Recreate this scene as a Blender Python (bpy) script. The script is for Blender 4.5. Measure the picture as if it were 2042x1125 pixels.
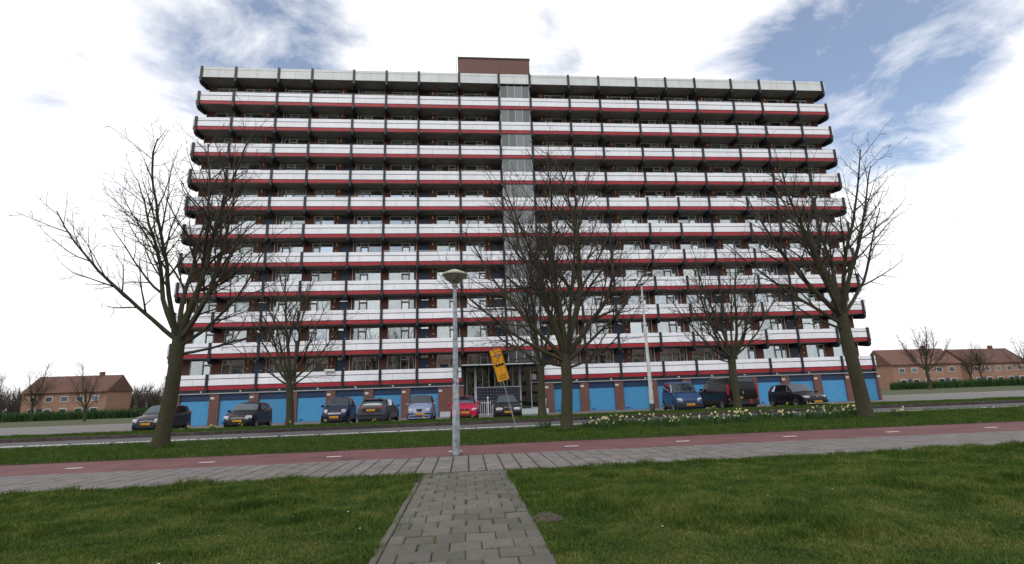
import bpy, bmesh, math, random
import numpy as np
from mathutils import Vector, Matrix

for o in list(bpy.data.objects):
    bpy.data.objects.remove(o, do_unlink=True)
scene = bpy.context.scene
COL = scene.collection
PI = math.pi
R_ = math.radians

# ------------------------------------------------------------------ camera
CAMZ = 1.47
cam = bpy.data.cameras.new('camera')
cam.sensor_width = 36.0
cam.lens = 36.0 * 1010.0 / 2042.0
cam.clip_end = 6000
cam_o = bpy.data.objects.new('camera', cam)
COL.objects.link(cam_o)
cr = Vector((0.99560170, -0.08747739, -0.03354037))
cu = Vector((0.01369710, -0.21824782, 0.97579725))
cf = Vector((0.09268031, 0.97196481, 0.21608972))
cam_o.matrix_world = Matrix(((cr.x, cu.x, -cf.x, 0), (cr.y, cu.y, -cf.y, 0), (cr.z, cu.z, -cf.z, CAMZ), (0, 0, 0, 1)))
scene.camera = cam_o

# ------------------------------------------------------------------ sky, sun, exposure
SUN_EL, SUN_AZ = R_(48), R_(180 + 24)       # behind the camera, veiled by cloud
world = bpy.data.worlds.new('World')
scene.world = world
world.use_nodes = True
nt = world.node_tree
nt.nodes.clear()
def wn(t, **k):
    n = nt.nodes.new(t)
    for a, b in k.items():
        setattr(n, a, b)
    return n
def wl(a, b):
    nt.links.new(a, b)
sky = wn('ShaderNodeTexSky', sky_type='NISHITA', sun_disc=False, sun_elevation=SUN_EL, sun_rotation=SUN_AZ)
sky.air_density = 1.0; sky.dust_density = 1.2
bg_blue = wn('ShaderNodeBackground'); bg_blue.inputs['Strength'].default_value = 0.15
wl(sky.outputs[0], bg_blue.inputs['Color'])
tc = wn('ShaderNodeTexCoord')
sep = wn('ShaderNodeSeparateXYZ'); wl(tc.outputs['Generated'], sep.inputs[0])
zc = wn('ShaderNodeMath', operation='MAXIMUM'); wl(sep.outputs['Z'], zc.inputs[0]); zc.inputs[1].default_value = 0.0
zd = wn('ShaderNodeMath', operation='ADD'); wl(zc.outputs[0], zd.inputs[0]); zd.inputs[1].default_value = 0.18
dx = wn('ShaderNodeMath', operation='DIVIDE'); wl(sep.outputs['X'], dx.inputs[0]); wl(zd.outputs[0], dx.inputs[1])
dy = wn('ShaderNodeMath', operation='DIVIDE'); wl(sep.outputs['Y'], dy.inputs[0]); wl(zd.outputs[0], dy.inputs[1])
pl = wn('ShaderNodeCombineXYZ'); wl(dx.outputs[0], pl.inputs[0]); wl(dy.outputs[0], pl.inputs[1])
n1 = wn('ShaderNodeTexNoise'); wl(pl.outputs[0], n1.inputs['Vector'])
n1.inputs['Scale'].default_value = 3.6; n1.inputs['Detail'].default_value = 11; n1.inputs['Roughness'].default_value = 0.62; n1.inputs['Distortion'].default_value = 0.35
# the gaps in the cloud deck, by direction
prev = n1.outputs['Fac']
for d, lo, amt in [((-0.325, 0.752, 0.571), 0.978, 0.36), ((0.62, 0.645, 0.47), 0.974, 0.36), ((0.160, 0.783, 0.600), 0.996, 0.12), ((-0.02, 0.80, 0.598), 0.9975, 0.06),
                   ((-0.7, -0.2, 0.68), 0.965, 0.34), ((0.35, -0.65, 0.67), 0.965, 0.34), ((0.9, 0.1, 0.42), 0.975, 0.34), ((-0.2, -0.9, 0.38), 0.982, 0.3)]:
    dv = Vector(d).normalized()
    dot = wn('ShaderNodeVectorMath', operation='DOT_PRODUCT'); wl(tc.outputs['Generated'], dot.inputs[0]); dot.inputs[1].default_value = dv
    mr = wn('ShaderNodeMapRange', interpolation_type='SMOOTHSTEP'); wl(dot.outputs['Value'], mr.inputs['Value'])
    mr.inputs['From Min'].default_value = lo; mr.inputs['From Max'].default_value = 1.0
    mr.inputs['To Min'].default_value = 0.0; mr.inputs['To Max'].default_value = amt
    sb = wn('ShaderNodeMath', operation='SUBTRACT'); wl(prev, sb.inputs[0]); wl(mr.outputs[0], sb.inputs[1])
    prev = sb.outputs[0]
ramp = wn('ShaderNodeValToRGB'); wl(prev, ramp.inputs[0])
ramp.color_ramp.elements[0].position = 0.14; ramp.color_ramp.elements[0].color = (0.10, 0.10, 0.10, 1)
ramp.color_ramp.elements[1].position = 0.42; ramp.color_ramp.elements[1].color = (1, 1, 1, 1)
n2 = wn('ShaderNodeTexNoise'); wl(pl.outputs[0], n2.inputs['Vector'])
n2.inputs['Scale'].default_value = 1.3; n2.inputs['Detail'].default_value = 7
ramp2 = wn('ShaderNodeValToRGB'); wl(n2.outputs['Fac'], ramp2.inputs[0])
ramp2.color_ramp.elements[0].position = 0.30; ramp2.color_ramp.elements[0].color = (0.76, 0.77, 0.85, 1)
ramp2.color_ramp.elements[1].position = 0.52; ramp2.color_ramp.elements[1].color = (1.0, 1.0, 1.0, 1)
bg_cloud = wn('ShaderNodeBackground'); bg_cloud.inputs['Strength'].default_value = 1.10
wl(ramp2.outputs[0], bg_cloud.inputs['Color'])
mx = wn('ShaderNodeMixShader'); wl(ramp.outputs[0], mx.inputs[0]); wl(bg_blue.outputs[0], mx.inputs[1]); wl(bg_cloud.outputs[0], mx.inputs[2])
out = wn('ShaderNodeOutputWorld'); wl(mx.outputs[0], out.inputs[0])

sun = bpy.data.lights.new('sun', 'SUN')
sun.energy = 1.25; sun.angle = R_(24); sun.color = (1.0, 0.96, 0.9)
sun_o = bpy.data.objects.new('sun', sun); COL.objects.link(sun_o)
sd = Vector((math.sin(SUN_AZ) * math.cos(SUN_EL), math.cos(SUN_AZ) * math.cos(SUN_EL), math.sin(SUN_EL)))
sun_o.rotation_euler = sd.to_track_quat('Z', 'Y').to_euler()
sun_o.location = sd * 100

vs = scene.view_settings
vs.view_transform = 'Standard'; vs.look = 'None'; vs.gamma = 1.0; vs.exposure = 0.2; vs.use_curve_mapping = False

# ------------------------------------------------------------------ helpers
def tag(o, label=None, cat=None, group=None, kind=None):
    if label: o['label'] = label
    if cat: o['category'] = cat
    if group: o['group'] = group
    if kind: o['kind'] = kind
    return o

def link(o, parent=None):
    COL.objects.link(o)
    if parent is not None: o.parent = parent
    return o

def empty(name, loc, rz=0.0):
    o = bpy.data.objects.new(name, None)
    o.empty_display_size = 0.2
    o.location = loc; o.rotation_euler = (0, 0, rz)
    return link(o)

def inst(name, me, parent=None, loc=(0, 0, 0), rot=None, scale=None):
    o = bpy.data.objects.new(name, me)
    o.location = loc
    if rot: o.rotation_euler = rot
    if scale: o.scale = scale
    return link(o, parent)

class MB:
    def __init__(s): s.v = []; s.f = []; s.m = []
    def add(s, vs_, fs, mi=0):
        b = len(s.v); s.v += [tuple(p) for p in vs_]
        s.f += [tuple(b + i for i in f) for f in fs]; s.m += [mi] * len(fs)
        return s
    def box(s, x0, x1, y0, y1, z0, z1, mi=0):
        return s.add([(x0, y0, z0), (x1, y0, z0), (x1, y1, z0), (x0, y1, z0), (x0, y0, z1), (x1, y0, z1), (x1, y1, z1), (x0, y1, z1)],
                     [(0, 3, 2, 1), (4, 5, 6, 7), (0, 1, 5, 4), (1, 2, 6, 5), (2, 3, 7, 6), (3, 0, 4, 7)], mi)
    def bbox(s, x0, x1, y0, y1, z0, z1, b=0.01, mi=0):      # chamfered along the front and top edges
        bm = bmesh.new(); bmesh.ops.create_cube(bm, size=1)
        for v in bm.verts:
            v.co = Vector(((x0 + x1) / 2 + v.co.x * (x1 - x0), (y0 + y1) / 2 + v.co.y * (y1 - y0), (z0 + z1) / 2 + v.co.z * (z1 - z0)))
        bmesh.ops.bevel(bm, geom=bm.edges[:], offset=b, segments=1, affect='EDGES', clamp_overlap=True)
        bm.verts.ensure_lookup_table()
        s.add([v.co[:] for v in bm.verts], [[v.index for v in f.verts] for f in bm.faces], mi); bm.free()
        return s
    def prism(s, poly, axis, a, b, mi=0):                  # poly of 2-tuples extruded along axis
        n = len(poly)
        def P(q, t): return {'x': (t, q[0], q[1]), 'y': (q[0], t, q[1]), 'z': (q[0], q[1], t)}[axis]
        vs_ = [P(q, a) for q in poly] + [P(q, b) for q in poly]
        fs = [tuple(range(n - 1, -1, -1)), tuple(range(n, 2 * n))] + [(i, (i + 1) % n, n + (i + 1) % n, n + i) for i in range(n)]
        return s.add(vs_, fs, mi)
    def tube(s, pts, rad, sides=8, mi=0, cap=True):
        pts = [Vector(p) for p in pts]; n = len(pts)
        if not hasattr(rad, '__len__'): rad = [rad] * n
        vs_ = []; prev = None
        for i, p in enumerate(pts):
            t = (pts[min(i + 1, n - 1)] - pts[max(i - 1, 0)]).normalized()
            a = prev if prev is not None else (Vector((1, 0, 0)) if abs(t.x) < 0.9 else Vector((0, 1, 0)))
            a = (a - t * a.dot(t)).normalized(); prev = a; c = t.cross(a)
            for k in range(sides):
                an = 2 * PI * k / sides
                vs_.append(p + (a * math.cos(an) + c * math.sin(an)) * rad[i])
        fs = []
        for i in range(n - 1):
            for k in range(sides):
                k2 = (k + 1) % sides
                fs.append((i * sides + k, i * sides + k2, (i + 1) * sides + k2, (i + 1) * sides + k))
        if cap: fs += [tuple(range(sides - 1, -1, -1)), tuple(range((n - 1) * sides, n * sides))]
        return s.add(vs_, fs, mi)
    def lathe(s, prof, sides=20, mi=0, c=(0, 0, 0)):       # prof of (r, z)
        vs_ = [(c[0] + r * math.cos(2 * PI * k / sides), c[1] + r * math.sin(2 * PI * k / sides), c[2] + z) for r, z in prof for k in range(sides)]
        fs = []
        for i in range(len(prof) - 1):
            for k in range(sides):
                k2 = (k + 1) % sides
                fs.append((i * sides + k, i * sides + k2, (i + 1) * sides + k2, (i + 1) * sides + k))
        return s.add(vs_, fs, mi)
    def mesh(s, name, mats, smooth=False):
        me = bpy.data.meshes.new(name)
        me.from_pydata(s.v, [], s.f)
        for m in (mats if isinstance(mats, (list, tuple)) else [mats]): me.materials.append(m)
        if any(s.m): me.polygons.foreach_set('material_index', s.m)
        if smooth:
            me.polygons.foreach_set('use_smooth', [True] * len(me.polygons))
            if smooth != 'all':
                me.set_sharp_from_angle(angle=R_(40))
        me.update()
        return me
    def build(s, name, mats, parent=None, loc=(0, 0, 0), smooth=False):
        return inst(name, s.mesh(name, mats, smooth), parent, loc)

def np_mesh(name, verts, faces, mats, smooth=False):
    me = bpy.data.meshes.new(name)
    verts = np.asarray(verts, np.float32); faces = np.asarray(faces, np.int32)
    nv, nf, k = len(verts), len(faces), faces.shape[1]
    me.vertices.add(nv); me.vertices.foreach_set('co', verts.ravel())
    me.loops.add(nf * k); me.loops.foreach_set('vertex_index', faces.ravel())
    me.polygons.add(nf); me.polygons.foreach_set('loop_start', np.arange(0, nf * k, k, dtype=np.int32))
    if smooth: me.polygons.foreach_set('use_smooth', np.ones(nf, bool))
    me.materials.append(mats)
    me.update(calc_edges=True)
    return me

# ------------------------------------------------------------------ materials
MATS = {}
def new_mat(name):
    m = bpy.data.materials.new(name); m.use_nodes = True
    MATS[name] = m
    n = m.node_tree; n.nodes.clear()
    o = n.nodes.new('ShaderNodeOutputMaterial')
    return m, n, o

def mat(name, col, rough=0.6, var=0.12, scale=3.0, metal=0.0, bump=0.0, bscale=40.0, rnd=0.0, spec=0.4, col2=None, coat=0.0, detail=5):
    m, n, o = new_mat(name)
    N = n.nodes.new; L = n.links.new
    p = N('ShaderNodeBsdfPrincipled'); L(p.outputs[0], o.inputs[0])
    p.inputs['Roughness'].default_value = rough; p.inputs['Metallic'].default_value = metal
    p.inputs['Specular IOR Level'].default_value = spec
    if coat: p.inputs['Coat Weight'].default_value = coat; p.inputs['Coat Roughness'].default_value = 0.06
    g = N('ShaderNodeNewGeometry')
    ns = N('ShaderNodeTexNoise'); L(g.outputs['Position'], ns.inputs['Vector'])
    ns.inputs['Scale'].default_value = scale; ns.inputs['Detail'].default_value = detail; ns.inputs['Roughness'].default_value = 0.65
    mixc = N('ShaderNodeMix'); mixc.data_type = 'RGBA'
    c2 = col2 if col2 else tuple(c * (1 - 2 * var) for c in col)
    c1 = col if col2 else tuple(min(1, c * (1 + var)) for c in col)
    mixc.inputs[6].default_value = (*c1, 1); mixc.inputs[7].default_value = (*c2, 1)
    rp = N('ShaderNodeMapRange'); L(ns.outputs['Fac'], rp.inputs['Value'])
    rp.inputs['From Min'].default_value = 0.32; rp.inputs['From Max'].default_value = 0.68
    L(rp.outputs[0], mixc.inputs[0])
    cur = mixc.outputs[2]
    if rnd:
        oi = N('ShaderNodeObjectInfo')
        r2 = N('ShaderNodeMapRange'); L(oi.outputs['Random'], r2.inputs['Value'])
        r2.inputs['To Min'].default_value = 1 - rnd; r2.inputs['To Max'].default_value = 1 + rnd * 0.6
        hs = N('ShaderNodeHueSaturation'); L(cur, hs.inputs['Color']); L(r2.outputs[0], hs.inputs['Value'])
        cur = hs.outputs[0]
    L(cur, p.inputs['Base Color'])
    if bump:
        nb = N('ShaderNodeTexNoise'); L(g.outputs['Position'], nb.inputs['Vector']); nb.inputs['Scale'].default_value = bscale; nb.inputs['Detail'].default_value = 4
        bp = N('ShaderNodeBump'); bp.inputs['Strength'].default_value = bump; bp.inputs['Distance'].default_value = 0.02
        L(nb.outputs['Fac'], bp.inputs['Height']); L(bp.outputs[0], p.inputs['Normal'])
    return m

def brick_mat(name, c1, c2, mortar):
    m, n, o = new_mat(name)
    N = n.nodes.new; L = n.links.new
    p = N('ShaderNodeBsdfPrincipled'); L(p.outputs[0], o.inputs[0]); p.inputs['Roughness'].default_value = 0.85
    g = N('ShaderNodeNewGeometry'); s = N('ShaderNodeSeparateXYZ'); L(g.outputs['Position'], s.inputs[0])
    a = N('ShaderNodeMath'); a.operation = 'ADD'; L(s.outputs['X'], a.inputs[0]); L(s.outputs['Y'], a.inputs[1])
    c = N('ShaderNodeCombineXYZ'); L(a.outputs[0], c.inputs[0]); L(s.outputs['Z'], c.inputs[1])
    b = N('ShaderNodeTexBrick'); L(c.outputs[0], b.inputs['Vector'])
    b.inputs['Color1'].default_value = (*c1, 1); b.inputs['Color2'].default_value = (*c2, 1); b.inputs['Mortar'].default_value = (*mortar, 1)
    b.inputs['Scale'].default_value = 1.0; b.inputs['Brick Width'].default_value = 0.22; b.inputs['Row Height'].default_value = 0.065; b.inputs['Mortar Size'].default_value = 0.006
    ns = N('ShaderNodeTexNoise'); L(g.outputs['Position'], ns.inputs['Vector']); ns.inputs['Scale'].default_value = 0.9; ns.inputs['Detail'].default_value = 6
    mp = N('ShaderNodeMapRange'); L(ns.outputs['Fac'], mp.inputs['Value']); mp.inputs['To Min'].default_value = 0.7; mp.inputs['To Max'].default_value = 1.3
    hs = N('ShaderNodeHueSaturation'); L(b.outputs['Color'], hs.inputs['Color']); L(mp.outputs[0], hs.inputs['Value'])
    L(hs.outputs[0], p.inputs['Base Color'])
    bp = N('ShaderNodeBump'); bp.inputs['Strength'].default_value = 0.5; bp.inputs['Distance'].default_value = 0.01; bp.invert = True
    L(b.outputs['Fac'], bp.inputs['Height']); L(bp.outputs[0], p.inputs['Normal'])
    return m

def ribbed_mat(name, col, pitch, axis='Z', rough=0.4, strength=0.35, rnd=0.08):
    m = mat(name, col, rough, var=0.05, scale=2.5, rnd=rnd, detail=8)
    n = m.node_tree; N = n.nodes.new; L = n.links.new
    p = [x for x in n.nodes if x.type == 'BSDF_PRINCIPLED'][0]
    g = N('ShaderNodeNewGeometry'); s = N('ShaderNodeSeparateXYZ'); L(g.outputs['Position'], s.inputs[0])
    mu = N('ShaderNodeMath'); mu.operation = 'MULTIPLY'; L(s.outputs[axis], mu.inputs[0]); mu.inputs[1].default_value = 1.0 / pitch
    fr = N('ShaderNodeMath'); fr.operation = 'PINGPONG'; L(mu.outputs[0], fr.inputs[0]); fr.inputs[1].default_value = 0.5
    st = N('ShaderNodeMapRange'); L(fr.outputs[0], st.inputs['Value']); st.inputs['From Min'].default_value = 0.0; st.inputs['From Max'].default_value = 0.08
    bp = N('ShaderNodeBump'); bp.inputs['Strength'].default_value = strength; bp.inputs['Distance'].default_value = 0.02
    L(st.outputs[0], bp.inputs['Height']); L(bp.outputs[0], p.inputs['Normal'])
    return m

def glass_mat(name, refl, tint=(0.9, 0.95, 0.95), dark=None, rough=0.02, gcol=(0.92, 0.97, 1.0), blend=0.35):
    m, n, o = new_mat(name)
    N = n.nodes.new; L = n.links.new
    if dark is None:
        a = N('ShaderNodeBsdfTransparent'); a.inputs[0].default_value = (*tint, 1)
    else:
        a = N('ShaderNodeBsdfDiffuse'); a.inputs[0].default_value = (*dark, 1)
    b = N('ShaderNodeBsdfGlossy'); b.inputs['Roughness'].default_value = rough; b.inputs['Color'].default_value = (*gcol, 1)
    g = N('ShaderNodeNewGeometry')
    ns = N('ShaderNodeTexNoise'); L(g.outputs['Position'], ns.inputs['Vector']); ns.inputs['Scale'].default_value = 1.7; ns.inputs['Detail'].default_value = 1
    bp = N('ShaderNodeBump'); bp.inputs['Strength'].default_value = 0.25; bp.inputs['Distance'].default_value = 0.008
    L(ns.outputs['Fac'], bp.inputs['Height']); L(bp.outputs[0], b.inputs['Normal'])
    lw = N('ShaderNodeLayerWeight'); lw.inputs['Blend'].default_value = blend
    oi = N('ShaderNodeObjectInfo'); rv = N('ShaderNodeMapRange'); L(oi.outputs['Random'], rv.inputs['Value']); rv.inputs['To Min'].default_value = refl * .45; rv.inputs['To Max'].default_value = refl * 1.3
    mp = N('ShaderNodeMapRange'); L(lw.outputs['Fresnel'], mp.inputs['Value']); L(rv.outputs[0], mp.inputs['To Min']); mp.inputs['To Max'].default_value = 1.0
    mx_ = N('ShaderNodeMixShader'); L(mp.outputs[0], mx_.inputs[0]); L(a.outputs[0], mx_.inputs[1]); L(b.outputs[0], mx_.inputs[2])
    L(mx_.outputs[0], o.inputs[0])
    return m

M_white = mat('white_panel', (0.76, 0.78, 0.83), 0.45, var=0.04, scale=0.8, rnd=0.05)
def add_streaks(m, amt):
    n = m.node_tree; N = n.nodes.new; L = n.links.new
    p = [x for x in n.nodes if x.type == 'BSDF_PRINCIPLED'][0]
    src = p.inputs['Base Color'].links[0].from_socket
    g = N('ShaderNodeNewGeometry'); mp = N('ShaderNodeMapping'); L(g.outputs['Position'], mp.inputs['Vector']); mp.inputs['Scale'].default_value = (7.0, 7.0, 0.5)
    ns = N('ShaderNodeTexNoise'); L(mp.outputs[0], ns.inputs['Vector']); ns.inputs['Scale'].default_value = 1.0; ns.inputs['Detail'].default_value = 6; ns.inputs['Roughness'].default_value = .7
    mr = N('ShaderNodeMapRange'); L(ns.outputs['Fac'], mr.inputs['Value']); mr.inputs['From Min'].default_value = .52; mr.inputs['From Max'].default_value = .78; mr.inputs['To Max'].default_value = amt
    mx = N('ShaderNodeMix'); mx.data_type = 'RGBA'; L(mr.outputs[0], mx.inputs[0]); L(src, mx.inputs[6]); mx.inputs[7].default_value = (.30, .29, .25, 1)
    L(mx.outputs[2], p.inputs['Base Color'])
add_streaks(M_white, .25)
M_fascia = mat('roof_fascia_panel', (0.60, 0.63, 0.64), 0.45, var=0.05, scale=0.8, rnd=0.05)
add_streaks(M_fascia, .35)
M_red = mat('red_band_paint', (0.31, 0.015, 0.025), 0.5, var=0.12, scale=1.5, rnd=0.06)
M_navy = mat('navy_painted_steel', (0.012, 0.015, 0.023), 0.5, var=0.15, scale=2)
M_gap = mat('plum_gap_backing', (0.075, 0.022, 0.05), 0.6, var=0.3, scale=0.7, col2=(0.018, 0.020, 0.055))  # red-blue tone of the added backing that hides reflections behind the parapet gaps
M_soffit = mat('soffit_concrete', (0.28, 0.265, 0.25), 0.85, var=0.12, scale=0.9)
M_brick = brick_mat('dark_red_brick', (0.175, 0.060, 0.042), (0.125, 0.044, 0.034), (0.12, 0.09, 0.075))
M_brickg = brick_mat('garage_brick', (0.17, 0.065, 0.05), (0.11, 0.045, 0.038), (0.10, 0.08, 0.07))
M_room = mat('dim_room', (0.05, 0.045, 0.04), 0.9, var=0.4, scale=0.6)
M_frame = mat('white_window_frame', (0.62, 0.62, 0.6), 0.5, var=0.05, rnd=0.1)
M_dframe = mat('dark_casement_frame', (0.05, 0.035, 0.035), 0.5, var=0.1, rnd=0.3)
M_glass = glass_mat('window_glass', 0.29)
M_sglass = glass_mat('stair_glass', 0.09, dark=(0.055, 0.063, 0.060), rough=0.08)
M_eglass = glass_mat('entrance_glass', 0.10, tint=(0.7, 0.75, 0.75))
M_curt = mat('curtain_fabric', (0.66, 0.65, 0.60), 0.9, var=0.12, scale=6, rnd=0.55)
M_door = mat('front_door_blue', (0.022, 0.055, 0.115), 0.45, var=0.08, rnd=0.3)
M_cream = mat('cream_lamp_plastic', (0.62, 0.52, 0.36), 0.5, var=0.05)
M_plate = mat('white_enamel', (0.6, 0.6, 0.58), 0.5, var=0.08, scale=20)
M_gdoor = ribbed_mat('garage_door_blue', (0.052, 0.245, 0.47), 0.24, 'Z', 0.45, 0.3, 0.14)
M_ghead = mat('garage_header_navy', (0.010, 0.034, 0.090), 0.5, var=0.12, scale=1.5)
M_grey = mat('grey_metal_trim', (0.30, 0.31, 0.33), 0.5, var=0.1)
M_lgrey = mat('light_grey_paint', (0.42, 0.45, 0.48), 0.5, var=0.08)
M_dark = mat('dark_grey_metal', (0.03, 0.032, 0.036), 0.5, var=0.15)
M_pent = ribbed_mat('penthouse_cladding', (0.125, 0.056, 0.044), 0.30, 'X', 0.6, 0.3, 0.0)
M_tile = mat('pale_glazed_tile', (0.42, 0.47, 0.50), 0.35, var=0.12, scale=6)
M_zinc = mat('galvanised_steel', (0.30, 0.33, 0.37), 0.5, var=0.22, scale=7, metal=0.35)
M_pole = mat('street_light_pole_paint', (0.46, 0.47, 0.46), 0.5, var=0.12, scale=3)
M_yel = mat('orange_yellow_sign_film', (0.88, 0.40, 0.008), 0.4, var=0.04)
M_black = mat('black_film', (0.012, 0.010, 0.010), 0.5, var=0.1)
M_signgrey = mat('sign_grey_film', (0.42, 0.42, 0.45), 0.5, var=0.1)
M_brownink = mat('worn_sign_lettering', (0.26, 0.09, 0.006), 0.5, var=0.2)
M_lampglass = mat('dirty_lamp_bowl', (0.20, 0.20, 0.16), 0.35, var=0.3, scale=9, coat=0.3)
M_lamptop = mat('mossy_lamp_cap', (0.42, 0.43, 0.36), 0.7, var=0.25, scale=12, col2=(0.22, 0.25, 0.13))
M_bark = mat('mossy_bark', (0.060, 0.048, 0.032), 0.95, scale=6, col2=(0.034, 0.040, 0.016), bump=0.9, bscale=22)
def fissures(m):
    n = m.node_tree; N = n.nodes.new; L = n.links.new
    nb = [x for x in n.nodes if x.type == 'TEX_NOISE'][-1]
    g = N('ShaderNodeNewGeometry'); mp = N('ShaderNodeMapping'); L(g.outputs['Position'], mp.inputs['Vector']); mp.inputs['Scale'].default_value = (1.6, 1.6, 0.28)
    L(mp.outputs[0], nb.inputs['Vector'])
    bp = [x for x in n.nodes if x.type == 'BUMP'][0]; bp.inputs['Strength'].default_value = 1.0; bp.inputs['Distance'].default_value = 0.06
fissures(M_bark)
M_twig = mat('twig_bark', (0.046, 0.038, 0.030), 0.95, var=0.25, scale=3)
M_asph = mat('road_asphalt', (0.095, 0.091, 0.096), 0.9, var=0.20, scale=0.9, detail=10, bump=0.4, bscale=120)
M_apron = mat('apron_paving', (0.150, 0.140, 0.138), 0.9, var=0.16, scale=2.2, bump=0.4, bscale=60)
M_bike = mat('red_cycle_asphalt', (0.135, 0.058, 0.062), 0.9, var=0.17, scale=0.8, detail=10, bump=0.4, bscale=140)
M_paint = mat('road_paint', (0.62, 0.62, 0.60), 0.7, var=0.12, scale=9)
M_kerb = mat('dark_kerb_stone', (0.055, 0.046, 0.042), 0.9, var=0.25, scale=4)
M_slab = mat('pavement_slab', (0.158, 0.145, 0.140), 0.9, var=0.16, scale=3, rnd=0.14, bump=0.5, bscale=90)
M_path = mat('weathered_path_slab', (0.118, 0.109, 0.098), 0.9, scale=5, rnd=0.22, bump=0.7, bscale=60, col2=(0.085, 0.084, 0.066))
M_joint = mat('joint_soil', (0.028, 0.029, 0.016), 0.95, var=0.3, scale=14)
M_soil = mat('turf_soil', (0.034, 0.046, 0.012), 0.95, scale=3, col2=(0.055, 0.060, 0.020), bump=0.8, bscale=50)
M_mole = mat('bare_earth', (0.062, 0.054, 0.036), 0.95, var=0.3, scale=14, bump=1.0, bscale=40)

def grass_mat(name, a, b, c, sc=0.9):
    m, n, o = new_mat(name)
    N = n.nodes.new; L = n.links.new
    p = N('ShaderNodeBsdfPrincipled'); p.inputs['Roughness'].default_value = 0.75; p.inputs['Specular IOR Level'].default_value = 0.15
    g = N('ShaderNodeNewGeometry')
    n1_ = N('ShaderNodeTexNoise'); L(g.outputs['Position'], n1_.inputs['Vector']); n1_.inputs['Scale'].default_value = sc; n1_.inputs['Detail'].default_value = 8; n1_.inputs['Roughness'].default_value = 0.7
    r = N('ShaderNodeValToRGB'); L(n1_.outputs['Fac'], r.inputs[0])
    e = r.color_ramp.elements
    e[0].position = 0.34; e[0].color = (*a, 1); e[1].position = 0.64; e[1].color = (*c, 1)
    k = e.new(0.48); k.color = (*b, 1)
    mp = N('ShaderNodeMapRange'); L(g.outputs['Random Per Island'], mp.inputs['Value']); mp.inputs['To Min'].default_value = 0.55; mp.inputs['To Max'].default_value = 1.5
    hs = N('ShaderNodeHueSaturation'); L(r.outputs[0], hs.inputs['Color']); L(mp.outputs[0], hs.inputs['Value'])
    L(hs.outputs[0], p.inputs['Base Color'])
    tr = N('ShaderNodeBsdfTranslucent'); L(hs.outputs[0], tr.inputs[0])
    mx_ = N('ShaderNodeMixShader'); mx_.inputs[0].default_value = 0.3; L(p.outputs[0], mx_.inputs[1]); L(tr.outputs[0], mx_.inputs[2])
    L(mx_.outputs[0], o.inputs[0])
    return m
M_grass = grass_mat('lawn_grass', (0.028, 0.066, 0.011), (0.066, 0.108, 0.018), (0.140, 0.160, 0.040), 1.15)
M_grass2 = grass_mat('verge_grass', (0.032, 0.070, 0.011), (0.050, 0.094, 0.015), (0.080, 0.115, 0.022), 1.3)
M_leaf = grass_mat('daffodil_leaf', (0.026, 0.066, 0.022), (0.040, 0.086, 0.030), (0.054, 0.100, 0.034))
M_petal = mat('cream_petal', (0.76, 0.70, 0.38), 0.7, var=0.1)
M_petaly = mat('yellow_petal', (0.75, 0.56, 0.02), 0.7, var=0.1)
M_tyre = mat('tyre_rubber', (0.012, 0.012, 0.013), 0.85, var=0.1)
M_rim = mat('wheel_alloy', (0.30, 0.31, 0.33), 0.4, var=0.1, metal=0.5)
M_cglass = glass_mat('car_glass', 0.10, dark=(0.012, 0.014, 0.016), rough=0.03, blend=0.12, gcol=(0.75, 0.87, 1.0))
M_light = mat('headlamp_lens', (0.55, 0.57, 0.60), 0.12, var=0.1, scale=30, coat=0.6)
M_amber = mat('amber_lens', (0.45, 0.07, 0.02), 0.2, var=0.1, coat=0.5)
M_tail = mat('tail_lamp_lens', (0.42, 0.012, 0.025), 0.15, var=0.1, coat=0.6)
M_lplate = mat('yellow_number_plate', (0.68, 0.34, 0.02), 0.5, var=0.04)
M_trim = mat('black_car_trim', (0.016, 0.016, 0.018), 0.6, var=0.1)
M_chrome = mat('chrome_trim', (0.5, 0.5, 0.52), 0.25, var=0.05, metal=0.9)

def gz(Y):
    return -0.28 * min(1.0, max(0.0, (Y - 34.0) / 11.0))

# ------------------------------------------------------------------ ground, road, paths
def sheet(name, x0, x1, ys, zs, m, kind='structure'):
    mb = MB()
    for i in range(len(ys) - 1):
        mb.add([(x0, ys[i], zs[i]), (x1, ys[i], zs[i]), (x1, ys[i + 1], zs[i + 1]), (x0, ys[i + 1], zs[i + 1])], [(0, 1, 2, 3)])
    o = mb.build(name, m)
    return tag(o, kind=kind)

XA, XB = -90.0, 110.0
sheet('ground', -2500, 2500, [-2500, 34, 45, 3000], [-0.06, -0.06, -0.34, -0.34], M_soil)
sheet('lawn', XA, XB, [-30, 10.42], [0.0, 0.0], M_soil)
# kerbs / slabs as real solids
def slab_structure(name, x0, x1, y0, y1, z0, z1, m):
    return tag(MB().box(x0, x1, y0, y1, z0, z1).build(name, m), kind='structure')
slab_structure('cycle_path', XA, XB, 13.27, 15.98, -0.05, 0.012, M_bike)
slab_structure('grass_strip', XA, XB, 15.985, 22.20, -0.05, 0.035, M_soil)
slab_structure('road', XA, XB, 22.205, 27.60, -0.058, -0.012, M_asph)
slab_structure('parking_verge', XA, XB, 27.765, 31.35, -0.05, 0.125, M_soil)
o = MB().add([(XA, 31.36, 0.0), (XB, 31.36, 0.0), (XB, 34, 0.0), (XA, 34, 0.0), (XA, 45, -0.28), (XB, 45, -0.28), (XA, 62, -0.28), (XB, 62, -0.28)],
             [(0, 1, 2, 3), (3, 2, 5, 4), (4, 5, 7, 6)]).build('parking_apron', M_apron); tag(o, kind='structure')
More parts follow.
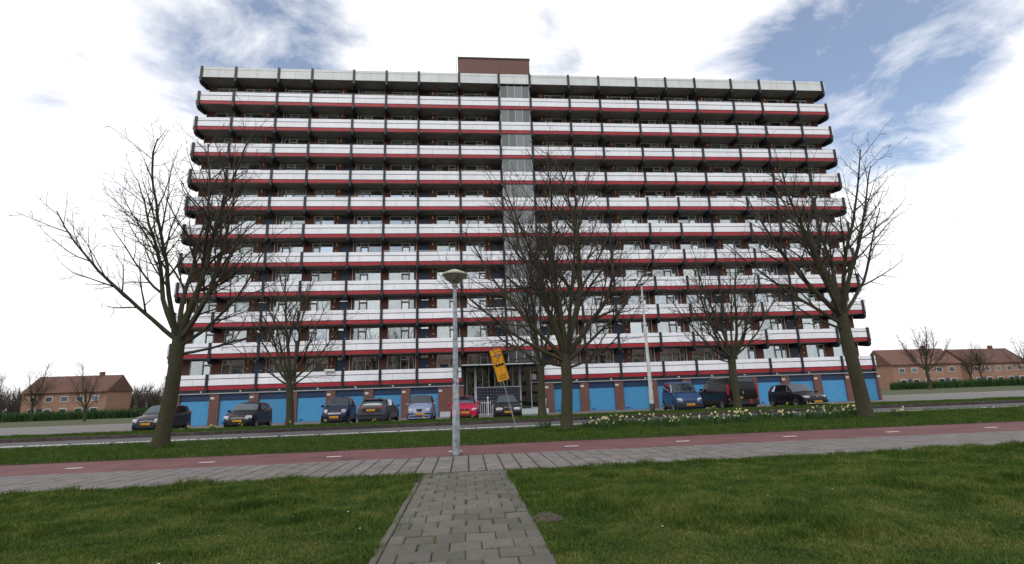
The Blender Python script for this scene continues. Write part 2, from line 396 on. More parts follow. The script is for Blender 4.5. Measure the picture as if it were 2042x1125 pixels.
# kerb stones along the far road edge
kerb = tag(empty('road_kerb', (0, 27.68, 0)), kind='structure')
kme = MB().bbox(-0.495, 0.495, -0.075, 0.075, -0.06, 0.155, 0.012).mesh('kerb_stone', M_kerb)
for i in range(-38, 50):
    inst('kerb_stone', kme, kerb, (i * 1.0, 0, random.Random(i).uniform(-0.006, 0.006)))
# markings
tag(MB().box(XA, XB, 24.30, 24.68, -0.012, -0.008).build('road_edge_line', M_paint), kind='structure')
dashes = tag(empty('cycle_path_line', (0, 14.48, 0)), kind='structure')
dme = MB().box(-0.19, 0.19, -0.05, 0.05, 0.012, 0.016).mesh('line_dash', M_paint)
for i in range(-10, 12):
    inst('line_dash', dme, dashes, (-0.32 + 3.2 * i, 0, 0))
studs = tag(empty('road_studs', (0, 24.49, 0)), kind='structure')
sme = MB().bbox(-0.06, 0.06, -0.05, 0.05, -0.008, 0.014, 0.01).mesh('road_stud', M_kerb)
for i in range(-16, 22):
    inst('road_stud', sme, studs, (i * 1.75 + 0.4, -0.02, 0))

# slabs of the pavement
TW = 0.356
rows = 8
rowd = (13.26 - 10.50) / rows
pave = tag(empty('pavement', (0, 11.9, 0)), kind='structure')
MB().box(XA, XB, -1.47, 1.365, -0.05, 0.013).build('joint_bed', M_joint, pave)
pme = MB().bbox(-TW / 2 + 0.014, TW / 2 - 0.014, -rowd / 2 + 0.009, rowd / 2 - 0.009, -0.05, 0.022, 0.006).mesh('paving_slab', M_slab)
rng = random.Random(5)
cells = []
for r in range(rows):
    for c in range(-46, 60):
        x = (c + 0.5) * TW - 0.33 + 0.0
        yv = 10.50 + (r + 0.5) * rowd
        cells.append((x, yv, r))
vis = [q for q in cells if -7.4 < q[0] < 11.0]
vis.sort(key=lambda q: (abs(q[0] / q[1]) * 0.0 + math.hypot(q[0], q[1])))
near = set((q[0], q[1]) for q in vis[:296])
rest = MB()
for (x, yv, r) in cells:
    z = rng.uniform(-0.004, 0.004)
    if (x, yv) in near:
        inst('paving_slab', pme, pave, (x, yv - 11.9, z), rot=(rng.uniform(-.006, .006), rng.uniform(-.006, .006), rng.uniform(-.008, .008)))
    else:
        rest.bbox(x - TW / 2 + 0.014, x + TW / 2 - 0.014, yv - 11.9 - rowd / 2 + 0.006, yv - 11.9 + rowd / 2 - 0.006, -0.05, 0.022 + z, 0.006)
for sx0, sx1 in ((XA, -46 * TW - 0.33), (60 * TW - 0.33, XB)):
    rest.box(sx0, sx1, -1.40, 1.36, -0.05, 0.02)
tag(rest.build('outer_paving_slabs', M_slab, pave), kind='stuff')

# the short path towards the camera
path = tag(empty('garden_path', (-0.1, 8, 0)), kind='structure')
MB().box(-0.80, 0.875, -6.0, 2.44, -0.05, 0.017).build('joint_bed', M_joint, path)
ts = 0.317
sme = MB().bbox(-ts / 2 + 0.004, ts / 2 - 0.004, -0.15 + 0.004, 0.15 - 0.004, -0.05, 0.03, 0.008).mesh('path_slab', M_path)
hme = MB().bbox(-ts / 4 + 0.004, ts / 4 - 0.004, -0.15 + 0.004, 0.15 - 0.004, -0.05, 0.03, 0.008).mesh('half_path_slab', M_path)
rng = random.Random(9)
PATH_J = []
for r in range(27):
    yv = 10.27 - r * 0.30
    xl = -0.72
    n = 5
    if r % 2 == 0:
        xs = [(xl + ts * (i + 0.5), sme) for i in range(n)]
    else:
        xs = [(xl + ts / 4, hme)] + [(xl + ts / 2 + ts * (i + 0.5), sme) for i in range(n - 1)] + [(xl + ts * (n - 0.25), hme)]
    for x, me in xs:
        inst('path_slab' if me is sme else 'half_path_slab', me, path, (x + rng.uniform(-.004, .004), yv - 8 + rng.uniform(-.004, .004), rng.uniform(-.008, .006)),
             rot=(rng.uniform(-.018, .018), rng.uniform(-.018, .018), rng.uniform(-.012, .012)))
        PATH_J.append((x - 0.1 + (ts / 2 if me is sme else ts / 4), yv))
eme = MB().bbox(-0.035, 0.035, -0.47, 0.47, -0.06, 0.035, 0.008).mesh('edge_stone', M_path)
for i in range(9):
    inst('edge_stone', eme, path, (-0.765, 0.95 - i * 0.96, 0), rot=(0, 0, rng.uniform(-.02, .02)))
# cover plates in the cycle path
tag(MB().lathe([(0.0, 0.017), (0.16, 0.017), (0.17, 0.012)], 20).build('manhole_cover', M_dark), 'round dark iron manhole cover at the cycle path edge, left of lamp post', 'manhole cover').location = (-3.05, 13.75, 0)
tag(MB().lathe([(0.0, 0.017), (0.10, 0.017), (0.11, 0.012)], 16).build('valve_cover', M_dark), 'small round dark valve cover in the cycle path, right of lamp post', 'valve cover').location = (0.78, 13.62, 0)
# gully grates in the kerb
for gx, lab in ((-12.9, 'rusty gully grate in kerb in front of the black hatchback on the left'), (9.2, 'rusty gully grate in kerb in front of the blue garage doors on the right')):
    g = tag(empty('gully_grate', (gx, 27.52, 0)), lab, 'gully grate', 'gully grates')
    MB().box(-0.35, 0.35, -0.07, 0.07, -0.06, -0.006).build('frame', M_kerb, g)
    bar = MB().box(-0.02, 0.02, -0.09, 0.09, -0.006, 0.006).mesh('bar', M_dark)
    for k in range(6): inst('bar', bar, g, (-0.28 + k * 0.112, 0, 0))

# ------------------------------------------------------------------ the apartment block
FY = 46.947
YW = FY + 1.45
WN, WW = 3.2572, 4.1145
PAT = 'NWNWNNWWNWNWNNWNWN'
PX = [-25.683]
for c in PAT: PX.append(PX[-1] + (WN if c == 'N' else WW))
def ZP(k): return 3.989 + 2.75 * (k - 1)
BASE = Vector((7.06, FY + 6.0, -0.28))
bld = tag(empty('apartment_building', BASE), 'long twelve-storey gallery apartment block with white parapets, red bands and blue garage doors', 'building')
def L3(x, y, z): return (x - BASE.x, y - BASE.y, z - BASE.z)
def bpart(mb, name, m, parent=None, smooth=False):           # mb in world coordinates
    if parent is None: parent = bld; off = BASE
    else: off = BASE + parent.location
    o = mb.build(name, m, parent, smooth=smooth)
    o.data.transform(Matrix.Translation(-off))
    return o
BOXC = {}
def boxmesh(name, sx, sy, sz, m, bev=0.0, cut=None):
    key = (name, round(sx, 3), round(sy, 3), round(sz, 3), m.name, cut)
    if key not in BOXC:
        mb = MB()
        spans = [(-sx / 2, sx / 2)]
        if cut is not None:
            c = -sx / 2 + sx * cut
            spans = [(-sx / 2, c - 0.008), (c + 0.008, sx / 2)]
        for a, b in spans:
            if bev: mb.bbox(a, b, -sy / 2, sy / 2, -sz / 2, sz / 2, bev)
            else: mb.box(a, b, -sy / 2, sy / 2, -sz / 2, sz / 2)
        BOXC[key] = mb.mesh(name, m)
    return BOXC[key]
def bbox_part(name, x0, x1, y0, y1, z0, z1, m, parent=None, bev=0.0, cut=None):
    me = boxmesh(name, x1 - x0, y1 - y0, z1 - z0, m, bev, cut)
    off = BASE if parent is None else BASE + parent.location
    return inst(name, me, parent or bld, Vector(((x0 + x1) / 2, (y0 + y1) / 2, (z0 + z1) / 2)) - off)

XL, XR = PX[0] - 0.30, PX[18] + 0.30
GLX0, GLX1 = PX[8], PX[9]
YB = YW + 11.5
# solid behind: rooms, end walls, back wall
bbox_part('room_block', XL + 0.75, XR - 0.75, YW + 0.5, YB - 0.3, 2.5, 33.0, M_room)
bbox_part('end_wall', XL + 0.42, XL + 0.75, YW, YB, -0.28, 33.1, M_brick)
bbox_part('end_wall', XR - 0.75, XR - 0.42, YW, YB, -0.28, 33.1, M_brick)
bbox_part('back_wall', XL + 0.752, XR - 0.752, YB - 0.3, YB - 0.002, -0.28, 33.1, M_brick)
# bay layouts, x from the left post
def mir(items, w): return [(k, w - b, w - a) for (k, a, b) in reversed(items)]
bN = [('pane', .36, 1.60), ('cas', 1.60, 2.36), ('small', 2.36, 2.82)]
bW = [('door', .08, .97), ('lamp', 1.34, 1.34), ('pane', 1.70, 2.92), ('cas', 2.92, 3.66)]
b7 = [('pane', .46, 1.72), ('cas', 1.72, 2.40), ('lamp', 2.74, 2.74), ('door', 3.08, 3.97)]
b9 = [('door', .08, .97), ('lamp', 1.34, 1.34), ('cas', 1.72, 2.42), ('pane', 2.42, 3.66)]
bE = [('pane', .95, 2.9)]
LAY = {0: mir([('cas', .42, 1.2), ('pane', 1.2, 2.3)], WN), 1: mir(bW, WW), 2: mir(bN, WN), 3: mir(bW, WW), 4: mir(bN, WN), 5: bN, 6: bW, 7: b7, 9: b9, 10: bN, 11: bW, 12: bN, 13: bN, 14: bW, 15: bN, 16: bW,
       17: [('pane', .42, 1.5), ('cas', 1.5, 2.3)]}
# brick piers (full height strips between the openings)
opens = []
for j, it in LAY.items():
    for k, a, b in it:
        if k != 'lamp': opens.append((PX[j] + a, PX[j] + b))
opens.append((GLX0 - 0.02, GLX1 + 0.02))
opens.sort()
x = XL + 0.752
for a, b in opens:
    if a - x > 0.03:
        bbox_part('brick_pier', x, a, YW + 0.003, YW + 0.5, 2.5, 33.05, M_brick)
    x = max(x, b)
bbox_part('brick_pier', x, XR - 0.752, YW + 0.003, YW + 0.5, 2.5, 33.05, M_brick)

# window kits (shared meshes)
HEAD, SILL = 1.36, -0.15
KIT = {}
def window_kit(segs):
    key = tuple((k, round(b - a, 2)) for k, a, b in segs)
    if key in KIT: return KIT[key]
    x0 = segs[0][1]; w = segs[-1][2] - x0
    fr = MB(); t = 0.05
    fr.box(0, t, 0.0, 0.09, SILL, HEAD); fr.box(w - t, w, 0.0, 0.09, SILL, HEAD)
    fr.box(t, w - t, 0.001, 0.09, HEAD - t, HEAD); fr.box(t, w - t, -0.04, 0.09, SILL, SILL + t)
    kit = {'frame': None, 'parts': []}
    def pane(nm, a, b, z0, z1, yy=0.055):
        kit['parts'].append((nm, MB().box(a, b, yy, yy + 0.012, z0, z1).mesh(nm, M_glass)))
    def ring(nm, a, b, z0, z1, tt, m, y0, y1):
        mb = MB()
        mb.box(a, a + tt, y0, y1, z0, z1); mb.box(b - tt, b, y0, y1, z0, z1)
        mb.box(a + tt, b - tt, y0 + .001, y1, z1 - tt, z1); mb.box(a + tt, b - tt, y0 + .001, y1, z0, z0 + tt)
        kit['parts'].append((nm, mb.mesh(nm, m)))
    for i, (k, a, b) in enumerate(segs):
        a -= x0; b -= x0
        if i > 0: fr.box(a - 0.025, a + 0.025, 0.002, 0.09, SILL + t, HEAD - t)
        a2 = a + (t if i == 0 else 0.025); b2 = b - (t if i == len(segs) - 1 else 0.025)
        if k == 'pane': pane('pane', a2, b2, SILL + t, HEAD - t)
        elif k == 'small': pane('side_pane', a2, b2, SILL + t, HEAD - t)
        else:
            fr.box(a2, b2, 0.003, 0.09, HEAD - 0.44, HEAD - 0.40)
            ring('vent_frame', a2 + .012, b2 - .012, HEAD - 0.39, HEAD - t - 0.01, 0.035, M_frame, -0.015, 0.06)
            pane('vent_pane', a2 + .04, b2 - .04, HEAD - 0.36, HEAD - t - 0.04, 0.03)
            ring('casement_frame', a2 + .004, b2 - .004, SILL + t + .004, HEAD - 0.444, 0.07, M_dframe, -0.01, 0.07)
            pane('casement_pane', a2 + .07, b2 - .07, SILL + t + .06, HEAD - 0.51, 0.03)
    kit['frame'] = fr.mesh('window', M_frame)
    kit['w'] = w
    KIT[key] = kit
    return kit
def curtain_mesh(w, full, seed):
    r = random.Random(seed); n = int(w / 0.05); v = []; f = []
    for i in range(n + 1):
        yv = 0.02 * math.sin(i * 1.1 + r.random())
        v += [(w * i / n, yv, SILL + .03), (w * i / n, yv, HEAD - .03)]
        if i: f.append((2 * i - 2, 2 * i, 2 * i + 1, 2 * i - 1))
    me = bpy.data.meshes.new('curtain'); me.from_pydata(v, [], f); me.materials.append(M_curt); return me
CURT = {}
door_me = MB().bbox(0, 0.89, 0.04, 0.10, -1.0, 1.02, 0.008).mesh('door', M_door)
door_fr = MB().box(-0.0, 0.06, 0, 0.03, -1.0, 1.38).box(0.83, 0.89, 0, 0.03, -1.0, 1.38).box(0.06, 0.83, 0.001, 0.03, 1.02, 1.08).mesh('door_frame', M_dframe)
trans_me = MB().box(0.06, 0.83, 0.05, 0.062, 1.08, 1.36).mesh('transom_pane', M_glass)
hand_me = MB().box(0.66, 0.80, -0.02, 0.035, 0.30, 0.36).mesh('door_handle', M_plate)
lamp_me = MB().bbox(-0.06, 0.06, -0.12, 0.0, 1.02, 1.33, 0.015).mesh('wall_lamp', M_cream)
num_me = MB().box(-0.07, 0.07, -0.015, 0.0, 0.50, 0.60).mesh('door_number_plate', M_cream)
rng = random.Random(21)
for k in range(1, 12):
    z = ZP(k)
    for j, it in LAY.items():
        run = []
        def flush():
            if not run: return
            kit = window_kit(run)
            x0 = PX[j] + run[0][1]
            wo = inst('window', kit['frame'], bld, L3(x0, YW + 0.04, z))
            for nm, me in kit['parts']: inst(nm, me, wo)
            q = rng.random()
            w = kit['w']
            if q < 0.72:
                full = rng.random() < 0.45
                cw = w - 0.1 if full else w * rng.uniform(0.3, 0.55)
                key = (round(cw, 1))
                if key not in CURT: CURT[key] = curtain_mesh(key, True, len(CURT))
                cx = 0.05 if full else rng.choice([0.05, w - key - 0.05])
                inst('curtain', CURT[key], wo, (cx, 0.2, 0))
            run.clear()
        for kk, a, b in it:
            if kk in ('pane', 'cas', 'small'): run.append((kk, a, b)); continue
            flush()
            if kk == 'door':
                d = inst('front_door', door_me, bld, L3(PX[j] + a, YW + 0.06, z))
                inst('door_frame', door_fr, d); inst('transom_pane', trans_me, d); inst('door_handle', hand_me, d)
            else:
                inst('wall_lamp', lamp_me, bld, L3(PX[j] + a, YW, z))
                inst('door_number_plate', num_me, bld, L3(PX[j] + a + 0.02 - (0.12 if j < 7 and j != 6 else -0.02) * 0.8, YW, z))
        flush()

# posts with the bracket below
POLY = [(-.10, .05), (.05, .05), (.05, -1.33), (1.455, -1.33), (1.455, -1.66), (.28, -1.83), (.0, -1.74), (-.10, -1.56)]
post_me = MB().prism(POLY, 'x', -0.105, 0.105).mesh('bracket_post', M_navy)
POLYL = [(-.10, .05), (.05, .05), (.05, -1.33), (.3, -1.33), (.3, -1.535), (-.10, -1.535)]
postlow_me = MB().prism(POLYL, 'x', -0.105, 0.105).mesh('bracket_post', M_navy)
rail_pts = MB().tube([(0, 0, 0), (1, 0, 0)], 0.022, 6).mesh('hand_rail', M_frame)
for k in range(1, 13):
    z = ZP(k)
    roof = k == 12
    zb = z - (1.12 if roof else 1.32)
    par = inst('roof_slab' if roof else 'gallery_slab', None, bld, (0, 0, 0)) if False else None
    mb = MB()
    y1 = YB + 0.2 if roof else YW + 0.5
    if k == 1:
        mb.box(XL + .02, PX[7] + .1, FY + 0.055, y1, zb + .006, z - 1.0); mb.box(PX[9] - .1, XR - .02, FY + 0.055, y1, zb + .006, z - 1.0)
        mb.box(PX[7] + .1, PX[9] - .1, YW - .05, y1, zb + .006, z - 1.0)
    else:
        mb.box(XL + .02, XR - .02, FY + 0.055, y1, zb + .006, z - (0.2 if roof else 1.0))
    par = inst('roof_slab' if roof else 'gallery_slab', mb.mesh('slab', M_soffit), bld, L3(7.06, FY, z))
    par.data.transform(Matrix.Translation(-Vector((7.06, FY, z))))
    for j in range(19):
        if k == 1 and j == 8: continue
        inst('bracket_post', postlow_me if k == 1 else post_me, par, (PX[j] - 7.06, 0, 0.02 if roof else 0))
    for j in range(18):
        if k == 1 and j in (7, 8): continue
        a, b = PX[j] + 0.112, PX[j + 1] - 0.112
        if roof:
            bbox_part('fascia_panel', a, b, FY, FY + .05, z - 1.10, z - 0.285, M_fascia, par, 0.006, 0.5)
            bbox_part('fascia_cap', a, b, FY - .012, FY + .05, z - 0.27, z, M_fascia, par, 0.006, 0.5)
        else:
            bbox_part('parapet_panel', a, b, FY, FY + .045, z - 0.915, z - 0.395, M_white, par, 0.006, 0.66 if (j + k) % 3 else 0.33)
            bbox_part('parapet_board', a, b, FY, FY + .045, z - 0.335, z, M_white, par, 0.006, 0.66 if (j * 3 + k) % 4 == 0 else None)
            bbox_part('red_band', a, b, FY + .004, FY + .053, z - 1.275, z - 0.975, M_red, par)
    for sx, e0, e1 in ((0, XL, PX[0] - .112), (1, PX[18] + .112, XR)):
        if roof:
            bbox_part('fascia_end', e0, e1, FY, FY + .05, z - 1.10, z, M_fascia, par)
            ex = XL if sx == 0 else XR - .05
            bbox_part('fascia_return', ex, ex + .05, FY + .051, YB + .2, z - 1.10, z, M_fascia, par)
        else:
            bbox_part('parapet_end', e0, e1, FY, FY + .045, z - 0.915, z - 0.395, M_white, par)
            bbox_part('parapet_end', e0, e1, FY, FY + .045, z - 0.335, z, M_white, par)
            ex = XL if sx == 0 else XR - .045
            bbox_part('parapet_return', ex, ex + .045, FY + .046, YW + .2, z - 0.915, z - 0.395, M_white, par)
            bbox_part('parapet_return', ex, ex + .045, FY + .046, YW + .2, z - 0.335, z, M_white, par)
            bbox_part('red_return', ex, ex + .045, FY + .054, YW + .2, z - 1.275, z - 0.975, M_red, par)
    if not roof:
        for j in range(18):  # dark backing added so bright window reflections don't show through the gaps
            if k == 1 and j in (7, 8): continue
            bbox_part('gap_blocker', PX[j] + .112, PX[j + 1] - .112, FY + .048, FY + .066, z - 0.43, z - 0.30, M_gap, par)
            bbox_part('lower_gap_blocker', PX[j] + .112, PX[j + 1] - .112, FY + .0555, FY + .07, z - 1.0, z - 0.86, M_gap, par)
    rails = {11: [(1, 5), (7, 8), (13, 15)], 9: [(7, 7), (9, 9), (15, 17)], 7: [(3, 4), (12, 14)], 5: [(5, 6), (13, 13)], 10: [], 8: [(7, 8)]}.get(k, [])
    for ja, jb in rails:
        if jb == 8: jb = 7
        for jj in range(ja, jb + 1):
            if jj in (8,): continue
            a, b = PX[jj] + .11, PX[jj + 1] - .11
            inst('hand_rail', rail_pts, par, (a - 7.06, 0.10, 0.13), scale=(b - a, 1, 1))
# rain pipes
pipe_me = MB().tube([(0, 0, 0), (0, 0, 1)], 0.045, 8).mesh('rain_pipe', M_frame)
for j in (2, 4, 6, 7, 10, 11, 12, 13, 14, 16):
    inst('rain_pipe', pipe_me, bld, L3(PX[j] - 0.24 if j > 5 else PX[j] + 0.24, YW - 0.06, 2.5), scale=(1, 1, 30.5))
# glazed stair tower
yg = FY + 0.12
bbox_part('stair_core', GLX0 + .12, GLX1 - .12, yg + .25, YW + .5, 4.33, 33.0, M_dark)
bbox_part('stair_side_wall', GLX0 + .0, GLX0 + .118, yg - .0, YW + .5, 4.33, 33.0, M_dark)
bbox_part('stair_side_wall', GLX1 - .118, GLX1, yg, YW + .5, 4.33, 33.0, M_dark)
npn = 4
pw = (GLX1 - GLX0 - .24) / npn
for i in range(npn + 1):
    xx = GLX0 + .12 + i * pw
    bbox_part('stair_mullion', xx - .025, xx + .025, yg - .03, yg + .06, 4.33, 33.0, M_lgrey)
for k in range(1, 12):
    z0 = ZP(k) - 0.97 if k > 1 else 4.33
    z1 = ZP(k + 1) - 1.33
    for i in range(npn):
        xx = GLX0 + .12 + i * pw
        bbox_part('stair_pane', xx + .027, xx + pw - .027, yg, yg + .012, z0, z1, M_sglass)

# lift house on the roof, mast and vent pipe
ph = bbox_part('lift_house', -0.39, 7.71, FY + 4.0, FY + 9.5, 34.05, 38.94, M_pent)
bbox_part('roof_trim', -0.46, 7.78, FY + 3.93, FY + 9.57, 38.945, 39.10, M_dark, ph)
bbox_part('cladding_joint', 4.42, 4.46, FY + 3.985, FY + 3.999, 34.1, 38.9, M_dark, ph)
bpart(MB().tube([(3.9, FY + 3.2, 34.0), (3.9, FY + 3.2, 36.2)], .05, 8).tube([(3.9, FY + 3.2, 36.2), (3.9, FY + 3.2, 36.35)], .09, 8), 'vent_pipe', M_lgrey)
bpart(MB().tube([(-0.58, FY + 3.9, 34.0), (-0.58, FY + 3.9, 37.0), (-0.58, FY + 3.9, 40.4)], [.035, .03, .012], 6), 'roof_mast', M_dark)

# garages
GT = 2.34
bpart(MB().box(XL, PX[7] + .1, FY - .06, YW + .2, GT + .002, GT + .09), 'garage_roof_edge', M_grey)
bpart(MB().box(PX[9] - .02, XR, FY - .06, YW + .2, GT + .002, GT + .09), 'garage_roof_edge', M_grey)
bpart(MB().box(XL + .03, PX[7] + .1, FY + .09, FY + .3, GT + .091, 2.672), 'edge_beam', M_navy)
bpart(MB().box(PX[9] - .02, XR - .03, FY + .09, FY + .3, GT + .091, 2.672), 'edge_beam', M_navy)
flood_me = MB().bbox(-.08, .08, -.16, 0, -.06, .06, .02).mesh('flood_lamp', M_lgrey)
for i in range(-7, 12):
    xx = -3.3 + 3.26 * i + (0.4 if i > 3 else 0)
    if -0.5 < xx < 7.3 or xx < -25 or xx > 39: continue
    inst('flood_lamp', flood_me, bld, L3(xx, FY + .09, 2.55), rot=(0.35, 0, 0.4))
gd_me = MB().bbox(-1.225, 1.225, 0, .05, -.272, 1.785, .01).mesh('garage_door', M_gdoor)
gh_me = MB().bbox(-1.225, 1.225, -.05, .05, 1.79, GT, .01).mesh('header_panel', M_ghead)
gk_me = MB().lathe([(0.001, -.03), (.05, -.03), (.05, .0)], 12).mesh('door_knob', M_navy); gk_me.transform(Matrix.Rotation(PI / 2, 4, 'X'))
gv_me = MB().box(-.17, .17, -.012, 0, 0, .09).mesh('vent_grille', M_ghead)
np_me = MB().bbox(-.15, .15, -.02, 0, -.085, .085, .006).mesh('number_plate', M_plate)
nb_me = MB().box(-.075, -.05, -.023, -.0201, -.04, .04).box(-.015, .01, -.023, -.0201, -.04, .04).box(.045, .07, -.023, -.0201, -.04, .04).mesh('plate_digits', M_grey)
doorsL = [-3.76 - 3.257 * i for i in range(7)]
doorsR = [9.21 + 3.27 * i for i in range(10)]
edges = []
for cx in doorsL + doorsR:
    if cx - 1.225 < XL: continue
    d = inst('garage_door', gd_me, bld, L3(cx, FY + .16, 0))
    inst('header_panel', gh_me, d)
    inst('door_knob', gk_me, d, (-.80, 0, .58)); inst('vent_grille', gv_me, d, (-.85, 0, -.15))
    edges.append((cx - 1.225, cx + 1.225))
edges.sort()
x = XL + .03
segs = []
for a, b in edges:
    segs.append((x, a)); x = b
segs.append((x, XR - .03))
for a, b in segs:
    if a < -0.5 and b > 7:                       # entrance between the two garage rows
        segs2 = [(a, -0.24), (7.11, b)]
    else: segs2 = [(a, b)]
    for a2, b2 in segs2:
        pl_ = bbox_part('brick_pillar', a2, b2, FY, FY + .5, -.28, GT, M_brickg)
        px_ = a2 + 0.22 if b2 > 0.5 or b2 - a2 > 1.2 else a2 + 0.24
        n_ = inst('number_plate', np_me, pl_, Vector((px_, FY, 1.98)) - BASE - pl_.location)
        inst('plate_digits', nb_me, pl_, Vector((px_, FY, 1.98)) - BASE - pl_.location)
bpart(MB().box(XL + .76, -.30, FY + .5, YB - .4, -.28, 2.45), 'garage_core', M_dark)
bpart(MB().box(7.15, XR - .76, FY + .5, YB - .4, -.28, 2.45), 'garage_core', M_dark)
# entrance
ye = FY + 0.9
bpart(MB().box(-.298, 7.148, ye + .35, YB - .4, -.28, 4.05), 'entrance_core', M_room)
bpart(MB().box(-.24, -.06, FY + .5, ye + .35, -.28, 4.05), 'entrance_cheek', M_dark)
bpart(MB().box(6.95, 7.11, FY + .5, ye + .35, -.28, 4.05), 'entrance_cheek', M_dark)
cano = bpart(MB().bbox(-.55, 7.0, FY - 1.0, YW, 4.06, 4.20, .01), 'canopy', M_dark)
bpart(MB().box(-.40, 6.9, FY - 1.03, FY - 1.001, 4.09, 4.19), 'canopy_trim', M_lgrey, cano)
bpart(MB().box(-.02, .10, ye, ye + .1, -.28, 4.05), 'screen_post', M_grey)
bpart(MB().box(.74, .96, ye - .05, ye + .12, -.28, 4.05), 'screen_post', M_lgrey)
bpart(MB().box(.10, .74, ye + .05, ye + .062, -.2, 4.05), 'entrance_pane', M_eglass)
for i in range(8):
    xx = .96 + i * .5625
    if i < 7: bpart(MB().box(xx + .03, xx + .5325, ye + .05, ye + .062, 2.20, 4.05), 'entrance_pane', M_eglass)
    if i > 0: bpart(MB().box(xx - .03, xx + .03, ye, ye + .1, 2.20, 4.05), 'screen_mullion', M_grey)
bpart(MB().box(.96, 4.95, ye - .01, ye + .1, 2.13, 2.20), 'screen_transom', M_lgrey)
mail = bpart(MB().box(.96, 4.93, ye + .02, ye + .1, -.28, 2.13), 'mailbox_wall', mat('mailbox_navy', (.022, .024, .045), .45, var=.15))
mb = MB()
for r in range(6):
    for c in range(14):
        x0 = 1.0 + c * .278; z0 = .55 + r * .262
        mb.bbox(x0, x0 + .262, ye - .0, ye + .02, z0, z0 + .246, .006, 0)
        mb.box(x0 + .07, x0 + .15, ye - .012, ye - .0005, z0 + .155, z0 + .185, 1)
tag(bpart(mb, 'mailboxes', [MATS['mailbox_navy'], M_lgrey], mail), kind='stuff')
bpart(MB().box(4.95, 5.09, ye - .02, ye + .12, -.28, 4.05), 'screen_post', M_grey)
bpart(MB().box(5.09, 6.0, ye + .05, ye + .062, .15, 4.05), 'entrance_pane', M_eglass)
dr = bpart(MB().box(6.0, 6.05, ye, ye + .09, .15, 4.05).box(6.88, 6.93, ye, ye + .09, .15, 4.05).box(6.05, 6.88, ye + .001, ye + .09, .15, .22).box(6.05, 6.88, ye + .001, ye + .09, 2.45, 2.52), 'entrance_door', M_lgrey)
bpart(MB().box(6.05, 6.88, ye + .04, ye + .052, .22, 2.45), 'door_pane', M_eglass, dr)
bpart(MB().box(6.05, 6.88, ye + .04, ye + .052, 2.52, 4.05), 'fan_light', M_eglass, dr)
bpart(MB().box(6.12, 6.55, ye + .02, ye + .038, 2.75, 3.25), 'notice_sheet', M_plate, dr)
bpart(MB().box(4.75, 7.3, FY - .9, ye - .06, -.29, .14), 'entrance_step', M_tile)
bpart(MB().box(2.25, 3.05, FY - 1.9, FY - .3, -.29, .50), 'ramp_wall', M_tile)
bpart(MB().box(-2.35, -.32, FY - .25, FY - .002, -.29, .14), 'tiled_plinth', M_tile)
rail = tag(empty('entrance_railing', (1.9, FY - 1.7, -.28)), 'white barred railing in front of the mailboxes at the entrance', 'railing')
MB().box(-.95, .95, -.02, .02, .12, .16).box(-.95, .95, -.021, .021, 1.08, 1.12).build('rail', M_plate, rail)
bar = MB().box(-.02, .02, -.02, .02, 0.0, 1.25).mesh('baluster', M_lgrey)
for k in range(11): inst('baluster', bar, rail, (-.9 + k * .18, 0, 0))
MB().lathe([(.001, 1.62), (.06, 1.58), (.08, 1.5), (.06, 1.42), (.035, 1.38), (.035, 0)], 10).build('rail_post', M_plate, rail, (-.35 + .3, -.02, 0))
pot = tag(empty('planter', (6.98, FY - .55, .14)), 'tall pale tapered planter with a few sprigs on the entrance step', 'planter')
MB().lathe([(.12, 0), (.20, .85), (.17, .85), (.15, .7), (.001, .7)], 14).build('pot', M_plate, pot, smooth=True)
rr = random.Random(3); mb = MB()
for i in range(14):
    a = rr.uniform(0, 2 * PI); l = rr.uniform(.2, .5)
    mb.tube([(0.05 * math.cos(a), .05 * math.sin(a), .7), (.12 * math.cos(a), .12 * math.sin(a), .7 + l * .7), (.2 * math.cos(a), .2 * math.sin(a), .7 + l)], [.018, .02, .004], 4)
mb.build('sprigs', M_leaf, pot)

